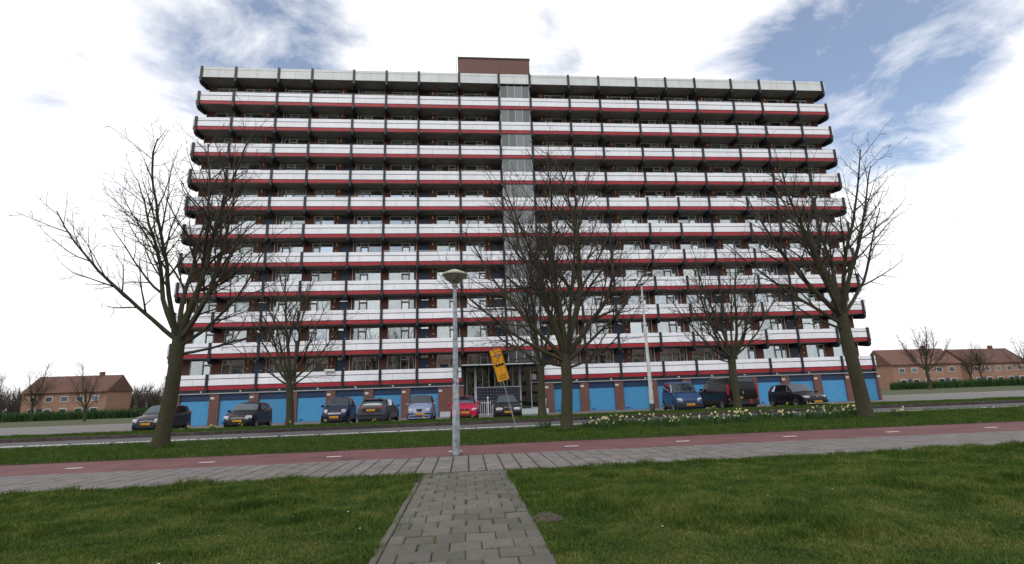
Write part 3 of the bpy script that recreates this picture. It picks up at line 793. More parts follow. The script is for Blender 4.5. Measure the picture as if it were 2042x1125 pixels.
# ------------------------------------------------------------------ bare trees
class TreeGen:
    def __init__(s, seed):
        s.r = random.Random(seed); s.trunk = []; s.crown = []
    def jit(s, d, a):
        r = s.r
        return (d + Vector((r.gauss(0, a), r.gauss(0, a), r.gauss(0, a)))).normalized()
    def branch(s, p, d, L, r0, lvl, up, P):
        r = s.r
        seg = (0.55, 0.42, 0.30, 0.20)[lvl]
        n = max(2, int(L / seg))
        pts = [p.copy()]; rad = [r0]; dirs = [d.copy()]
        for i in range(n):
            t = (i + 1) / n
            d = s.jit(d, (0.075, 0.11, 0.14, 0.16)[lvl])
            d = (d + Vector((0, 0, up * (0.09 if lvl < 2 else 0.05)))).normalized()
            p = p + d * (L / n)
            pts.append(p.copy()); dirs.append(d.copy())
            rad.append(max(P['tip'], r0 * (1 - 0.82 * t ** 0.85)))
        s.crown.append((pts, rad, lvl))
        if lvl >= 3: return
        dens = P['dens'][lvl]
        nb = max(1, int(L * dens))
        t0 = (0.22, 0.12, 0.1)[lvl]
        az = r.uniform(0, 6.28)
        for b in range(nb):
            t = t0 + (1 - t0) * (b + r.random()) / nb
            f = t * n; i = min(n - 1, int(f)); q = pts[i].lerp(pts[i + 1], f - i); dd = dirs[i]
            az += 2.4 + r.uniform(-.5, .5)
            a = Vector((1, 0, 0)) if abs(dd.x) < .8 else Vector((0, 1, 0))
            e1 = (a - dd * a.dot(dd)).normalized(); e2 = dd.cross(e1)
            ang = R_(r.uniform(*P['ang'][lvl]))
            nd = (dd * math.cos(ang) + (e1 * math.cos(az) + e2 * math.sin(az)) * math.sin(ang)).normalized()
            ll = P['ratio'][lvl] * L * (1.05 - 0.62 * t) * r.uniform(.65, 1.15)
            ll = max(ll, (0.6, 0.3, 0.16)[lvl])
            rr_ = max(P['tip'], min(rad[i] * r.uniform(.45, .68), ll * 0.022 + 0.004))
            s.branch(q, nd, ll, rr_, lvl + 1, up, P)

def tubes_np(lst, flare=False):
    V = []; F = []; base = 0
    for pts, rad, lvl in lst:
        k = 12 if lvl < 0 else (8, 6, 4, 3)[lvl]
        P = np.array([q[:] for q in pts]); n = len(P)
        T = np.empty_like(P); T[1:-1] = P[2:] - P[:-2]; T[0] = P[1] - P[0]; T[-1] = P[-1] - P[-2]
        T /= np.linalg.norm(T, axis=1)[:, None] + 1e-9
        a = np.array([1., 0, 0]) if abs(T[0][0]) < .8 else np.array([0, 1., 0])
        A = a - T * (T @ a)[:, None]; A /= np.linalg.norm(A, axis=1)[:, None] + 1e-9
        B = np.cross(T, A)
        an = np.arange(k) * 2 * PI / k
        Rr = np.array(rad)[:, None, None]
        if lvl < 0:
            wob = 1 + 0.10 * np.sin(an * 3 + 1.0)[None, :, None] * np.linspace(1, .5, n)[:, None, None] + 0.05 * np.sin(an * 5)[None, :, None]
            Rr = Rr * wob
        ring = P[:, None, :] + (A[:, None, :] * np.cos(an)[None, :, None] + B[:, None, :] * np.sin(an)[None, :, None]) * Rr
        V.append(ring.reshape(-1, 3))
        idx = base + np.arange((n - 1) * k).reshape(n - 1, k)
        nxt = np.roll(idx, -1, axis=1)
        F.append(np.stack([idx, nxt, nxt + k, idx + k], -1).reshape(-1, 4))
        base += n * k
    return np.concatenate(V), np.concatenate(F)

PDEF = {'tip': 0.0058, 'dens': (2.3, 3.1, 4.0), 'ang': ((28, 52), (30, 58), (30, 62)), 'ratio': (.46, .44, .5)}
def make_tree(name, base, h_fork, r0, r1, lean, limbs, seed, label, group=None, P=PDEF, up=1.0):
    """limbs: list of (azimuth deg, tilt from vertical deg, length, radius, start fraction of trunk)"""
    t = tag(empty(name, base), label, 'tree', group)
    g = TreeGen(seed)
    n = 9; pts = []; rad = []
    for i in range(n + 1):
        f = i / n
        pts.append(Vector((lean[0] * f + .03 * math.sin(f * 5 + seed), lean[1] * f + .03 * math.cos(f * 4 + seed), -0.12 + (h_fork + .12) * f)))
        rad.append(r0 + (r1 - r0) * f + r0 * .45 * math.exp(-f * 14))
    V, F = tubes_np([(pts, rad, -1)])
    inst('trunk', np_mesh('trunk', V, F, M_bark, True), t)
    top = pts[-1]
    for az, tilt, L, rr_, st in limbs:
        a = R_(az); tl = R_(tilt)
        d = Vector((math.cos(a) * math.sin(tl), math.sin(a) * math.sin(tl), math.cos(tl)))
        i = min(n - 1, int(st * n)); p = pts[i].lerp(pts[i + 1], st * n - i)
        g.branch(p - d * 0.06, d, L, rr_, 0, up, P)
    big = [c for c in g.crown if c[2] == 0]
    sm = [c for c in g.crown if c[2] > 0]
    V, F = tubes_np(big); inst('limbs', np_mesh('limbs', V, F, M_bark, True), t)
    V, F = tubes_np(sm); inst('crown', np_mesh('crown', V, F, M_twig, True), t)
    return t

# azimuth 0 = right, 90 = away, 180 = left, 270 = towards the camera
make_tree('bare_tree', (3.76, 19.6, .03), 2.75, .215, .20, (.10, 0),
          [(180, 46, 6.8, .10, .98), (165, 18, 8.4, .14, 1), (350, 16, 8.8, .155, 1), (5, 40, 7.4, .12, 1), (95, 26, 7.6, .095, 1), (265, 30, 7.4, .095, 1), (195, 66, 6.2, .08, .95), (205, 34, 7.6, .09, 1),
           (345, 58, 6.0, .075, .93), (60, 56, 5.0, .06, .9), (172, 84, 4.6, .055, .88), (20, 6, 8.8, .11, 1), (8, 74, 4.4, .055, .86)],
          11, 'large bare tree with mossy trunk standing in the daffodil strip by the cycle path', 'bare street trees', up=.72)
make_tree('bare_tree', (4.76, 32.6, .06), 3.1, .245, .18, (-.02, 0),
          [(178, 26, 7.4, .10, 1), (20, 20, 8.6, .11, 1), (90, 18, 9.4, .11, 1), (270, 20, 9.0, .10, 1), (190, 58, 6.6, .075, .94), (150, 42, 6.8, .08, .97), (0, 55, 5.4, .07, .95), (300, 40, 6.4, .08, 1), (230, 12, 9.4, .11, 1)],
          23, 'bare tree in the parking verge beside the entrance, partly hidden behind the larger tree', 'bare street trees')
make_tree('bare_tree', (-10.62, 32.6, .06), 2.55, .235, .20, (-.12, 0),
          [(95, 8, 8.6, .13, 1), (178, 52, 5.2, .09, .98), (160, 34, 6.4, .095, 1), (10, 46, 5.6, .085, 1), (350, 26, 6.8, .10, 1), (250, 30, 6.0, .08, 1), (60, 34, 6.0, .08, 1), (5, 66, 4.4, .06, .9), (200, 68, 4.4, .06, .94)],
          37, 'bare tree in the parking verge between the black hatchback and the tiny blue car', 'bare street trees')
make_tree('bare_tree', (17.55, 32.6, .06), 3.2, .27, .24, (.08, 0),
          [(180, 64, 6.8, .10, .97), (172, 42, 7.4, .115, 1), (185, 18, 7.8, .125, 1), (0, 16, 7.6, .125, 1), (355, 40, 7.2, .115, 1), (8, 62, 6.2, .09, .98), (95, 26, 7.0, .09, 1), (265, 26, 7.0, .09, 1), (200, 52, 6.4, .08, 1), (340, 52, 6.0, .08, 1), (178, 82, 4.6, .06, .92)],
          52, 'bare tree in the parking verge in front of the black van', 'bare street trees', up=1.15)
make_tree('bare_tree', (-10.75, 19.6, .03), 3.9, .25, .21, (.30, 0),
          [(5, 44, 7.2, .12, .98), (350, 26, 8.0, .13, 1), (20, 12, 8.4, .13, 1), (120, 20, 7.6, .11, 1), (180, 30, 7.4, .11, 1), (200, 52, 6.0, .09, .96), (270, 26, 7.2, .10, 1), (0, 66, 5.6, .08, .9), (15, 82, 4.6, .06, .84), (330, 56, 5.6, .08, .96)],
          68, 'large bare tree in the grass strip at the left edge of the photo', 'bare street trees', up=0.8)
make_tree('bare_tree', (15.9, 19.6, .03), 4.2, .26, .22, (-.28, 0),
          [(178, 42, 6.8, .12, .98), (185, 22, 7.2, .13, 1), (160, 10, 7.4, .13, 1), (60, 20, 7.2, .11, 1), (0, 30, 7.2, .11, 1), (20, 52, 6.0, .09, .96), (270, 26, 6.8, .10, 1), (182, 64, 5.8, .085, .9), (190, 84, 4.2, .06, .86), (210, 50, 5.6, .08, .96)],
          83, 'large bare tree in the grass strip at the right edge of the photo', 'bare street trees', up=0.8)

# crow on a branch of the right-hand tree
crow = tag(empty('crow', (14.97, 19.6, 6.95)), 'small black crow perched in the tree at the right edge of the photo', 'bird')
bm = bmesh.new(); bmesh.ops.create_uvsphere(bm, u_segments=10, v_segments=8, radius=1)
for v in bm.verts:
    x_, y_, z_ = v.co
    v.co = Vector((x_ * .17, y_ * .065, z_ * .07 + x_ * .05))
me = bpy.data.meshes.new('body'); bm.to_mesh(me); bm.free(); me.materials.append(M_black); inst('body', me, crow, (0, 0, .08))
MB().lathe([(.001, .05), (.035, .03), (.042, 0), (.03, -.04), (.001, -.05)], 10).build('head', M_black, crow, (.15, 0, .16))
MB().prism([(.18, .16), (.25, .145), (.18, .135)], 'y', -.012, .012).build('beak', M_black, crow)
MB().prism([(-.12, .06), (-.34, -.02), (-.32, -.05), (-.10, .03)], 'y', -.035, .035).build('tail', M_black, crow)
MB().tube([(0.02, .02, .03), (.02, .02, -.03)], .008, 5).tube([(0.02, -.02, .03), (.02, -.02, -.03)], .008, 5).build('legs', M_black, crow)

# ------------------------------------------------------------------ lamp posts and road sign
lp = tag(empty('lamp_post', (-0.27, 13.36, .02)), 'galvanised lamp post with a wide conical head standing at the pavement edge', 'lamp post')
MB().tube([(0, 0, -.1), (0, 0, 1.15), (0, 0, 1.2), (0, 0, 2.2), (0, 0, 4.34)], [.096, .094, .082, .072, .047], 16).build('pole', M_zinc, lp, smooth=True)
MB().lathe([(.001, .012), (.15, .012), (.15, -.02)], 12).build('base_plate', M_slab, lp)
MB().box(-.04, .04, -.099, -.085, .35, .75).build('service_door', M_zinc, lp)
MB().lathe([(.05, 4.28), (.075, 4.33), (.075, 4.38), (.16, 4.45), (.30, 4.585), (.325, 4.62)], 28).build('lamp_bowl', M_lampglass, lp, smooth=True)
MB().lathe([(.325, 4.615), (.345, 4.625), (.345, 4.655), (.30, 4.685), (.15, 4.75), (.05, 4.79), (.001, 4.795)], 28).build('lamp_cap', M_lamptop, lp, smooth=True)
rr = random.Random(4); mb = MB()
for i in range(9):                                           # pasted stickers and scrawl, no legible text
    a = -PI / 2 + rr.uniform(-1, 1); z = rr.uniform(1.25, 2.2); rd = .0835 - (z - 1.2) * .009
    w = rr.uniform(.25, .5); h = rr.uniform(.02, .1)
    vs_ = []
    for q in range(5):
        an = a + w * (q / 4 - .5)
        vs_ += [(rd * math.cos(an), rd * math.sin(an), z), (rd * math.cos(an), rd * math.sin(an), z + h)]
    mb.add(vs_, [(2 * q, 2 * q + 2, 2 * q + 3, 2 * q + 1) for q in range(4)], rr.choice([0, 0, 1]))
tag(mb.build('stickers', [M_dark, M_plate], lp), kind='stuff')

sl = tag(empty('street_light', (12.24, 33.6, .0)), 'tall grey street light with two arms by the blue garage doors', 'street light')
MB().tube([(0, 0, -.1), (0, 0, 1.4), (0, 0, 1.5), (0, 0, 5.6), (0, 0, 5.7), (.02, 0, 9.25)], [.155, .150, .125, .10, .075, .055], 14).build('pole', M_pole, sl, smooth=True)
MB().lathe([(.16, -.1), (.165, .55), (.16, .56)], 14).build('base_sleeve', M_dark, sl, smooth=True)
MB().tube([(-.28, 0, 9.04), (0, 0, 9.24), (.32, 0, 9.46)], .035, 8).build('arm', M_pole, sl)
for sgn in (-1, 1):
    hd = empty('x', (0, 0, 0)); bpy.data.objects.remove(hd)
    mb = MB()
    prof = [(0, .05), (.10, .095), (.30, .10), (.48, .07), (.56, .02)]
    vs_ = []; fs = []
    for i, (s_, w) in enumerate(prof):
        for k in range(10):
            a = 2 * PI * k / 10
            zz = math.sin(a) * w * (.55 if math.sin(a) > 0 else .75)
            vs_.append((sgn * s_, math.cos(a) * w * 1.25, zz + s_ * .12 * sgn * .9))
    for i in range(len(prof) - 1):
        for k in range(10):
            fs.append((i * 10 + k, i * 10 + (k + 1) % 10, (i + 1) * 10 + (k + 1) % 10, (i + 1) * 10 + k))
    fs += [tuple(range(9, -1, -1)), tuple(range(40, 50))]
    mb.add(vs_, fs)
    mb.build('lamp_head', M_pole, sl, (.02 + sgn * .24, 0, 9.24 + sgn * .19), smooth=True)

sg = tag(empty('road_sign', (2.04, 21.23, .03)), 'tilted orange diversion sign with a black double arrow on a leaning thin pole', 'road sign')
pd = Vector((1.13 - 2.04, -.1, 3.47)); pd.normalize()
MB().tube([(0, 0, -.1), pd * 3.60], .024, 8).build('pole', M_zinc, sg)
MB().tube([pd * .5, pd * .6], .03, 8).build('red_clamp', M_red, sg)
# panel frame: follows the pole lean, twisted so that it is seen at an angle
up_ = pd
right = Vector((.44, .28, .19)); right = (right - up_ * right.dot(up_)).normalized()
nrm = right.cross(up_).normalized()
if nrm.y > 0: nrm = -nrm
panel = bpy.data.objects.new('sign_panel', None)
pm = MB()
W2, H2 = .29, .66
def rrect(w, h, r, n=4):
    pts = []
    for cx, cy, a0 in ((w - r, h - r, 0), (-w + r, h - r, 90), (-w + r, -h + r, 180), (w - r, -h + r, 270)):
        for i in range(n + 1):
            a = R_(a0 + 90 * i / n); pts.append((cx + r * math.cos(a), cy + r * math.sin(a)))
    return pts
def flat(mb, poly, d0, d1, mi=0):
    n = len(poly)
    c0 = [(q[0], q[1], d0) for q in poly]; c1 = [(q[0], q[1], d1) for q in poly]
    mb.add(c0 + c1, [tuple(range(n)), tuple(range(2 * n - 1, n - 1, -1))] + [(i, n + i, n + (i + 1) % n, (i + 1) % n) for i in range(n)], mi)
Mx = Matrix((( right.x, up_.x, nrm.x, 0), (right.y, up_.y, nrm.y, 0), (right.z, up_.z, nrm.z, 0), (0, 0, 0, 1)))
cen = pd * 2.72 + nrm * .035
Mx = Matrix.Translation(cen) @ Mx
def spart(name, mb, m, parent):
    me = mb.mesh(name, m); me.transform(Mx); return inst(name, me, parent)
mb = MB(); flat(mb, rrect(W2, H2, .05), 0, .022); pnl = spart('sign_panel', mb, M_yel, sg)
mb = MB()
def ringpoly(mb, w, h, r, t, d):
    a = rrect(w, h, r); b = rrect(w - t, h - t, r - t * .5); n = len(a)
    mb.add([(p[0], p[1], d) for p in a] + [(p[0], p[1], d) for p in b], [(i, (i + 1) % n, n + (i + 1) % n, n + i) for i in range(n)])
ringpoly(mb, W2 - .028, H2 - .028, .04, .014, .025)
flat(mb, [(-W2 + .04, -.375), (W2 - .04, -.375), (W2 - .04, -.36), (-W2 + .04, -.36)], .0245, .0265)
flat(mb, [(-.009, -.33), (.009, -.33), (.009, .27), (-.009, .27)], .0245, .0265)
spart('sign_border', mb, M_brownink, pnl)
mb = MB()
flat(mb, [(-.24, .0), (-.13, .095), (-.14, .036), (.14, .036), (.13, .095), (.24, .0), (.13, -.095), (.14, -.036), (-.14, -.036), (-.13, -.095)], .025, .028)
spart('double_arrow', mb, M_black, pnl)
mb = MB(); flat(mb, [(.085 * math.cos(2 * PI * i / 20), .40 + .115 * math.sin(2 * PI * i / 20)) for i in range(20)], .025, .027); spart('disc_rim', mb, mat('sign_brown_red', (.25, .05, .03), .5), pnl)
mb = MB(); flat(mb, [(.066 * math.cos(2 * PI * i / 20), .40 + .094 * math.sin(2 * PI * i / 20)) for i in range(20)], .027, .029); spart('disc', mb, M_signgrey, pnl)
mb = MB(); rr = random.Random(8)
for row, (yy, x0, x1) in enumerate(((-.455, -.19, .19), (-.555, -.19, .17))):
    xx = x0
    while xx < x1:                                           # worn, illegible lettering
        w = rr.uniform(.02, .034); h = rr.uniform(.026, .036)
        flat(mb, [(xx, yy - h), (xx + w, yy - h), (xx + w, yy + h), (xx, yy + h)], .0245, .0262); xx += w + .011
spart('worn_lettering', mb, M_brownink, pnl)

# ------------------------------------------------------------------ cars
def lerp_stations(st, s):
    for i in range(len(st) - 1):
        a, b = st[i], st[i + 1]
        if s <= b[0] or i == len(st) - 2:
            t = (s - a[0]) / (b[0] - a[0]); t = min(1, max(0, t))
            return [a[k] + (b[k] - a[k]) * t for k in range(len(a))]
def car_paint(name, col, rough=.3):
    return mat(name, col, rough, var=.06, scale=1.5, coat=.14, spec=.25)
WHEEL = {}
def wheel_meshes(r, w, spokes):
    key = (round(r, 3), spokes)
    if key in WHEEL: return WHEEL[key]
    ty = MB().lathe([(r * .62, -w / 2), (r * .93, -w / 2), (r, -w * .36), (r, w * .36), (r * .93, w / 2), (r * .62, w / 2)], 22).mesh('wheel', M_tyre, True)
    mb = MB(); mb.lathe([(r * .62, w / 2 - .005), (r * .64, w / 2 + .006), (r * .56, w / 2 + .004), (r * .54, w / 2 - .05)], 22)
    for k in range(spokes):
        a = 2 * PI * k / spokes; ww = .36 * 6 / spokes * .5
        p = [(r * .12 * math.cos(a - ww * 2), r * .12 * math.sin(a - ww * 2)), (r * .58 * math.cos(a - ww * .55), r * .58 * math.sin(a - ww * .55)), (r * .58 * math.cos(a + ww * .55), r * .58 * math.sin(a + ww * .55)), (r * .12 * math.cos(a + ww * 2), r * .12 * math.sin(a + ww * 2))]
        mb.prism(p, 'z', w / 2 - .045, w / 2 - .012)
    mb.lathe([(.001, w / 2 - .005), (r * .14, w / 2 - .008), (r * .16, w / 2 - .03)], 10)
    rim = mb.mesh('rim', M_rim)
    back = MB().lathe([(.001, w / 2 - .055), (r * .55, w / 2 - .055)], 16).mesh('brake_disc', M_dark)
    for me in (ty, rim, back): me.transform(Matrix.Rotation(PI / 2, 4, 'Y'))    # axis along +X
    WHEEL[key] = (ty, rim, back)
    return WHEEL[key]

def make_car(name, loc, rz, S, paint, label, st, wheels, wr, glass, wind, rear, lights, tails, grille, plate_f, plate_r, mirror_s, spokes=6, trim_z=None, extras=None, cat='car', ww=.19, rails=False):
    """st: stations (s from the nose, zbottom, zshoulder, ztop, half width shoulder, half width top); nose at local -Y"""
    car = tag(empty(name, loc, rz), label, cat, 'parked cars')
    L = st[-1][0]
    st = [[v * S for v in q] for q in st]; L *= S
    def sec(s):
        _, zb, zm, zt, wm, wt = lerp_stations(st, s)
        zmid = zb + (zm - zb) * .45
        return [(wm * .90, zb), (wm * .985, zb + (zm - zb) * .14), (wm, zmid), (wm * .985, zb + (zm - zb) * .86), (wm * .955, zm), (wt, zt - .045 * S), (wt * .80, zt - .008 * S), (wt * .4, zt + .008 * S), (0, zt + .012 * S)]
    def P(s, v, off=0.0, side=1):
        q = sec(s); i = min(len(q) - 2, int(v)); t = v - i
        x = q[i][0] + (q[i + 1][0] - q[i][0]) * t; z = q[i][1] + (q[i + 1][1] - q[i][1]) * t
        return Vector((side * x, s - L / 2, z))
    def nP(s, v, off, side):
        e = .01
        a = P(min(L, s + e), v, 0, side) - P(max(0, s - e), v, 0, side)
        b = P(s, min(7.999, v + .05), 0, side) - P(s, max(0, v - .05), 0, side)
        n = a.cross(b)
        if n.length < 1e-9: n = Vector((side, 0, 0))
        n.normalize()
        c = P(s, v, 0, side)
        if n.x * side < 0 and abs(n.x) > .3 or (abs(n.x) <= .3 and n.z < 0): n = -n
        return c + n * off
    ss = sorted(set([q[0] for q in st] + [L * i / 30 for i in range(31)]))
    mb = MB(); nv = 9
    for s in ss:
        q = sec(s)
        for x, z in q: mb.v.append((x, s - L / 2, z))
        for x, z in q[:-1][::-1]: mb.v.append((-x, s - L / 2, z))
    m = nv * 2 - 1
    for i in range(len(ss) - 1):
        for k in range(m - 1):
            mb.f.append((i * m + k, (i + 1) * m + k, (i + 1) * m + k + 1, i * m + k + 1)); mb.m.append(0)
        mb.f.append((i * m + m - 1, (i + 1) * m + m - 1, (i + 1) * m, i * m)); mb.m.append(0)
    mb.f.append(tuple(range(m))); mb.m.append(0)
    mb.f.append(tuple(range((len(ss)) * m - 1, (len(ss) - 1) * m - 1, -1))); mb.m.append(0)
    body = mb.build('body', paint, car, smooth=True)
    def patch(nm, s0, s1, v0, v1, side, m, off=.008, ns=6, nvv=4, parent=car, s0t=None, s1t=None):
        s0, s1 = s0 * S, s1 * S
        a0 = s0 if s0t is None else s0t * S; a1 = s1 if s1t is None else s1t * S
        mb_ = MB()
        for i in range(ns + 1):
            for j in range(nvv + 1):
                tv = j / nvv
                lo = s0 + (a0 - s0) * tv; hi = s1 + (a1 - s1) * tv
                mb_.v.append(tuple(nP(lo + (hi - lo) * i / ns, v0 + (v1 - v0) * tv, off, side)))
        for i in range(ns):
            for j in range(nvv):
                a = i * (nvv + 1) + j
                mb_.f.append((a, a + nvv + 1, a + nvv + 2, a + 1)); mb_.m.append(0)
        return mb_.build(nm, m, parent, smooth='all')
    def topglass(nm, s0, s1, w):
        mb_ = MB(); ns = 6; vv = [5.0 + (1 - w) * .4, 6, 7, 8]
        cols = [(v, 1) for v in vv] + [(v, -1) for v in vv[-2::-1]]
        for i in range(ns + 1):
            s = (s0 + (s1 - s0) * i / ns) * S
            for v, sd_ in cols: mb_.v.append(tuple(nP(s, min(v, 7.99), .010, sd_)))
        k = len(cols)
        for i in range(ns):
            for j in range(k - 1):
                mb_.f.append((i * k + j, (i + 1) * k + j, (i + 1) * k + j + 1, i * k + j + 1)); mb_.m.append(0)
        return mb_.build(nm, M_cglass, car, smooth='all')
    topglass('windscreen', *wind)
    if rear: topglass('rear_window', *rear)
    for side in (1, -1):
        for g in glass:
            patch('side_window', g[0], g[1], 4.14, 4.90, side, M_cglass, .008, s0t=g[2] if len(g) > 2 else None, s1t=g[3] if len(g) > 3 else None)
        # door seams and sill
        patch('sill_trim', wheels[0] + wr * 1.15, wheels[1] - wr * 1.15, .25, .85, side, M_trim, .006)
        # wheel arches and wheels
        ty, rim, back = wheel_meshes(wr * S, ww * S, spokes)
        for wy in wheels:
            s = wy * S; hx = lerp_stations(st, s)[4]
            mb_ = MB(); k = 18; ra = wr * S * 1.17
            pts = [(0, 0)] + [(ra * math.cos(PI * i / k * 1.36 - .18 * PI), ra * math.sin(PI * i / k * 1.36 - .18 * PI)) for i in range(k + 1)]
            vs_ = [(side * (hx * 1.004), p[0], max(p[1], -.16 * S)) for p in pts]
            mb_.add(vs_, [(0, i, i + 1) for i in range(1, k + 1)])
            mb_.build('wheel_arch', M_trim, car, (0, s - L / 2, wr * S))
            w_ = inst('wheel', ty, car, (side * (hx - ww * S * .42), s - L / 2, wr * S), rot=(0, 0, 0 if side > 0 else PI))
            inst('rim', rim, w_); inst('brake_disc', back, w_)
        # mirror
        s = mirror_s * S; q = nP(s, 4.1, 0, side)
        mm = MB(); mm.bbox(-.10 * S, .10 * S, -.05 * S, .05 * S, -.06 * S, .07 * S, .03 * S)
        mm.build('wing_mirror', paint if name != 'x' else M_trim, car, q + Vector((side * .13 * S, 0, .05 * S)))
    yF, yR = -L / 2, L / 2
    zf = lambda z: z * S
    # lamps: (x centre, z centre, width, height, depth back)
    def lamp(nm, x, z, w, h, front, m, sw=0.0, out_=.02, parent=car):
        mb_ = MB(); n = 16; y0 = (yF if front else yR); sg_ = -1 if front else 1
        rings = [(1.0, -.22), (1.0, out_ * .4), (.8, out_ * .9), (.4, out_ * 1.15)]
        for rr_, dp in rings:
            for k in range(n):
                a = 2 * PI * k / n
                ca, sa = math.cos(a), math.sin(a)
                e = .55
                px_ = math.copysign(abs(ca) ** e, ca) * w / 2 * rr_ * S; pz = math.copysign(abs(sa) ** e, sa) * h / 2 * rr_ * S
                yb = sw * max(0, (abs(x) * S + math.copysign(1, x) * px_) / S - (abs(x) - w / 2)) * S
                mb_.v.append((x * S + px_, y0 + sg_ * (dp * S - yb), z * S + pz + abs(px_) * 0))
        for i in range(3):
            for k in range(n):
                f = (i * n + k, i * n + (k + 1) % n, (i + 1) * n + (k + 1) % n, (i + 1) * n + k)
                mb_.f.append(f); mb_.m.append(0)
        mb_.f.append(tuple(range(3 * n, 4 * n))); mb_.m.append(0)
        return mb_.build(nm, m, parent, smooth=True)
    for (x, z, w, h, sw) in lights:
        for sd_ in (1, -1): lamp('headlight', sd_ * x, z, w, h, True, M_light, sw)
    for (x, z, w, h, sw) in tails:
        for sd_ in (1, -1): lamp('tail_light', sd_ * x, z, w, h, False, M_tail, sw)
    for (nm, front, x0, x1, z0, z1, m, dp) in grille:
        y0 = yF - dp * S if front else yR - .06 * S; y1 = yF + .06 * S if front else yR + dp * S
        MB().bbox(x0 * S, x1 * S, y0, y1, z0 * S, z1 * S, min(.02, (z1 - z0) * .3, (x1 - x0) * .3) * S).build(nm, m, car)
    for pz, front in ((plate_f, True), (plate_r, False)):
        if pz is None: continue
        px_, pzz, dp = pz
        y0 = yF - dp * S if front else yR + dp * S
        sg_ = -1 if front else 1
        pl_ = MB().bbox(-.26 * S, .26 * S, -.012, .012, -.057 * S, .057 * S, .004).build('licence_plate', M_lplate, car, (px_ * S, y0 + sg_ * .0, pzz * S))
        mb_ = MB(); rr_ = random.Random(name + label)
        xx = -.19
        for g in range(3):
            for c in range(2):
                ya, yb = sorted((sg_ * .0125, sg_ * .0145))
                mb_.box(xx * S, (xx + .038) * S, ya, yb, -.035 * S, .035 * S); xx += .052
            xx += .035
        tag(mb_.build('worn_characters', M_brownink, pl_), kind='stuff')
        MB().box(-.255 * S, -.215 * S, -.0135, .0135, -.05 * S, .05 * S).build('blue_strip', M_ghead, pl_)
    mb_ = MB(); mb_.box(-st[4][4] * .86, st[4][4] * .86, yF + .12 * S, yR - .12 * S, .09 * S, .30 * S); mb_.build('underbody_shade', M_trim, car)  # black box added to darken the shade beneath the car
    if extras: extras(car, S, L, yF, yR, paint, patch, lamp)
    return car

# station templates (metres, real size; S scales to this scene)
def hatch(L, W, H, hood=.92, cowl=.30, roof=.48, tail=.90, nose=.68, belt=.90, short=False, rt=.50, tailtop=.92):
    w = W / 2
    return [
        (0.00, .24, .50, .56, w * .72, w * .55), (0.04, .20, .60, .64, w * .82, w * .66), (L * .035, .18, nose, nose + .04, w * .90, w * .74),
        (L * .12, .18, nose + (hood - nose) * .55, nose + (hood - nose) * .60 + .03, w * .97, w * .80), (L * cowl, .18, belt - .02, hood + .03, w, w * .84),
        (L * (cowl + .06), .18, belt, hood + (H - hood) * .40, w, w * .80), (L * roof, .18, belt + .02, H - .02, w, w * .72), (L * (roof + .12), .18, belt + .03, H, w, w * .72),
        (L * (tail - .12), .18, belt + .05, H - .02, w, w * .71), (L * tail, .18, belt + .06, H - .08, w * .985, w * .69),
        (L * .965, .20, belt + .04, belt + .10 + (H - belt) * rt, w * .95, w * .70), (L * .99, .24, belt - .06, tailtop, w * .90, w * .74), (L, .30, belt - .20, tailtop - .18, w * .84, w * .70)]
P_black = car_paint('black_car_paint', (.009, .009, .014))
P_dblue = car_paint('dark_blue_car_paint', (.010, .014, .045))
P_grey = car_paint('dark_grey_metallic', (.045, .047, .060), .28)
P_lblue = car_paint('pale_blue_metallic', (.19, .24, .38), .32)
P_redc = car_paint('red_car_paint', (.38, .006, .045))
P_vblack = car_paint('charcoal_black_paint', (.012, .012, .014), .3)
P_kblue = car_paint('deep_blue_paint', (.012, .048, .13))
P_van = car_paint('gloss_black_van_paint', (.006, .006, .008), .22)

S0 = 1.02
def emblem(r=.05, front=True, z=.6, m=M_chrome, poly=None, dp=.02):
    def f(car, S, L, yF, yR, paint, patch, lamp):
        y0 = yF - dp * S if front else yR + dp * S
        mb = MB()
        pts = poly or [(r * math.cos(2 * PI * i / 14) * 1.3, r * math.sin(2 * PI * i / 14)) for i in range(14)]
        mb.prism([(p[0] * S, p[1] * S) for p in pts], 'y', -.01, .01)
        mb.build('emblem', m, car, (0, y0, z * S))
    return f

yaris = hatch(3.62, 1.66, 1.50, hood=.98, cowl=.26, roof=.44, tail=.93, nose=.70, belt=.93)
def place(front_x, front_y, L, S=S0): return (front_x, front_y + L * S / 2, gz(front_y + L * S / 2))
def seam_extra(ss_, fn=None, handles=()):
    def f(car, S, L, yF, yR, paint, patch, lamp):
        for side in (1, -1):
            for s in ss_: patch('door_seam', s, s + .018, .9, 4.1, side, M_trim, .004, ns=1, nvv=6)
            for s in handles: patch('door_handle', s, s + .16, 3.55, 3.72, side, paint, .03, ns=2, nvv=1)
        if fn: fn(car, S, L, yF, yR, paint, patch, lamp)
    return f
for lab, fx, fy in (('small black hatchback parked nose out in front of the second garage pillar from the left', -13.25, 31.45), ('black hatchback cut off by the left edge of the photo', -18.35, 31.7)):
    make_car('parked_car', place(fx, fy, 3.62), R_(2), S0, P_black, lab, yaris, (.72, 3.08), .29,
             [(1.22, 2.05, 1.55, 2.05), (2.12, 2.95, 2.12, 2.85)], (1.0, 1.62, .98), (3.38, 3.53, .95), [(.60, .66, .30, .22, .45)], [(.66, .95, .18, .34, .3)],
             [('grille', True, -.34, .34, .60, .66, M_chrome, .01), ('lower_grille', True, -.50, .50, .27, .40, M_trim, .01), ('bumper_strip', True, -.66, .66, .42, .455, M_trim, .02)], (0, .49, .035), (0, .7, .02), 1.22,
             extras=seam_extra((1.18, 2.08), emblem(.05, True, .69), (1.85,)))
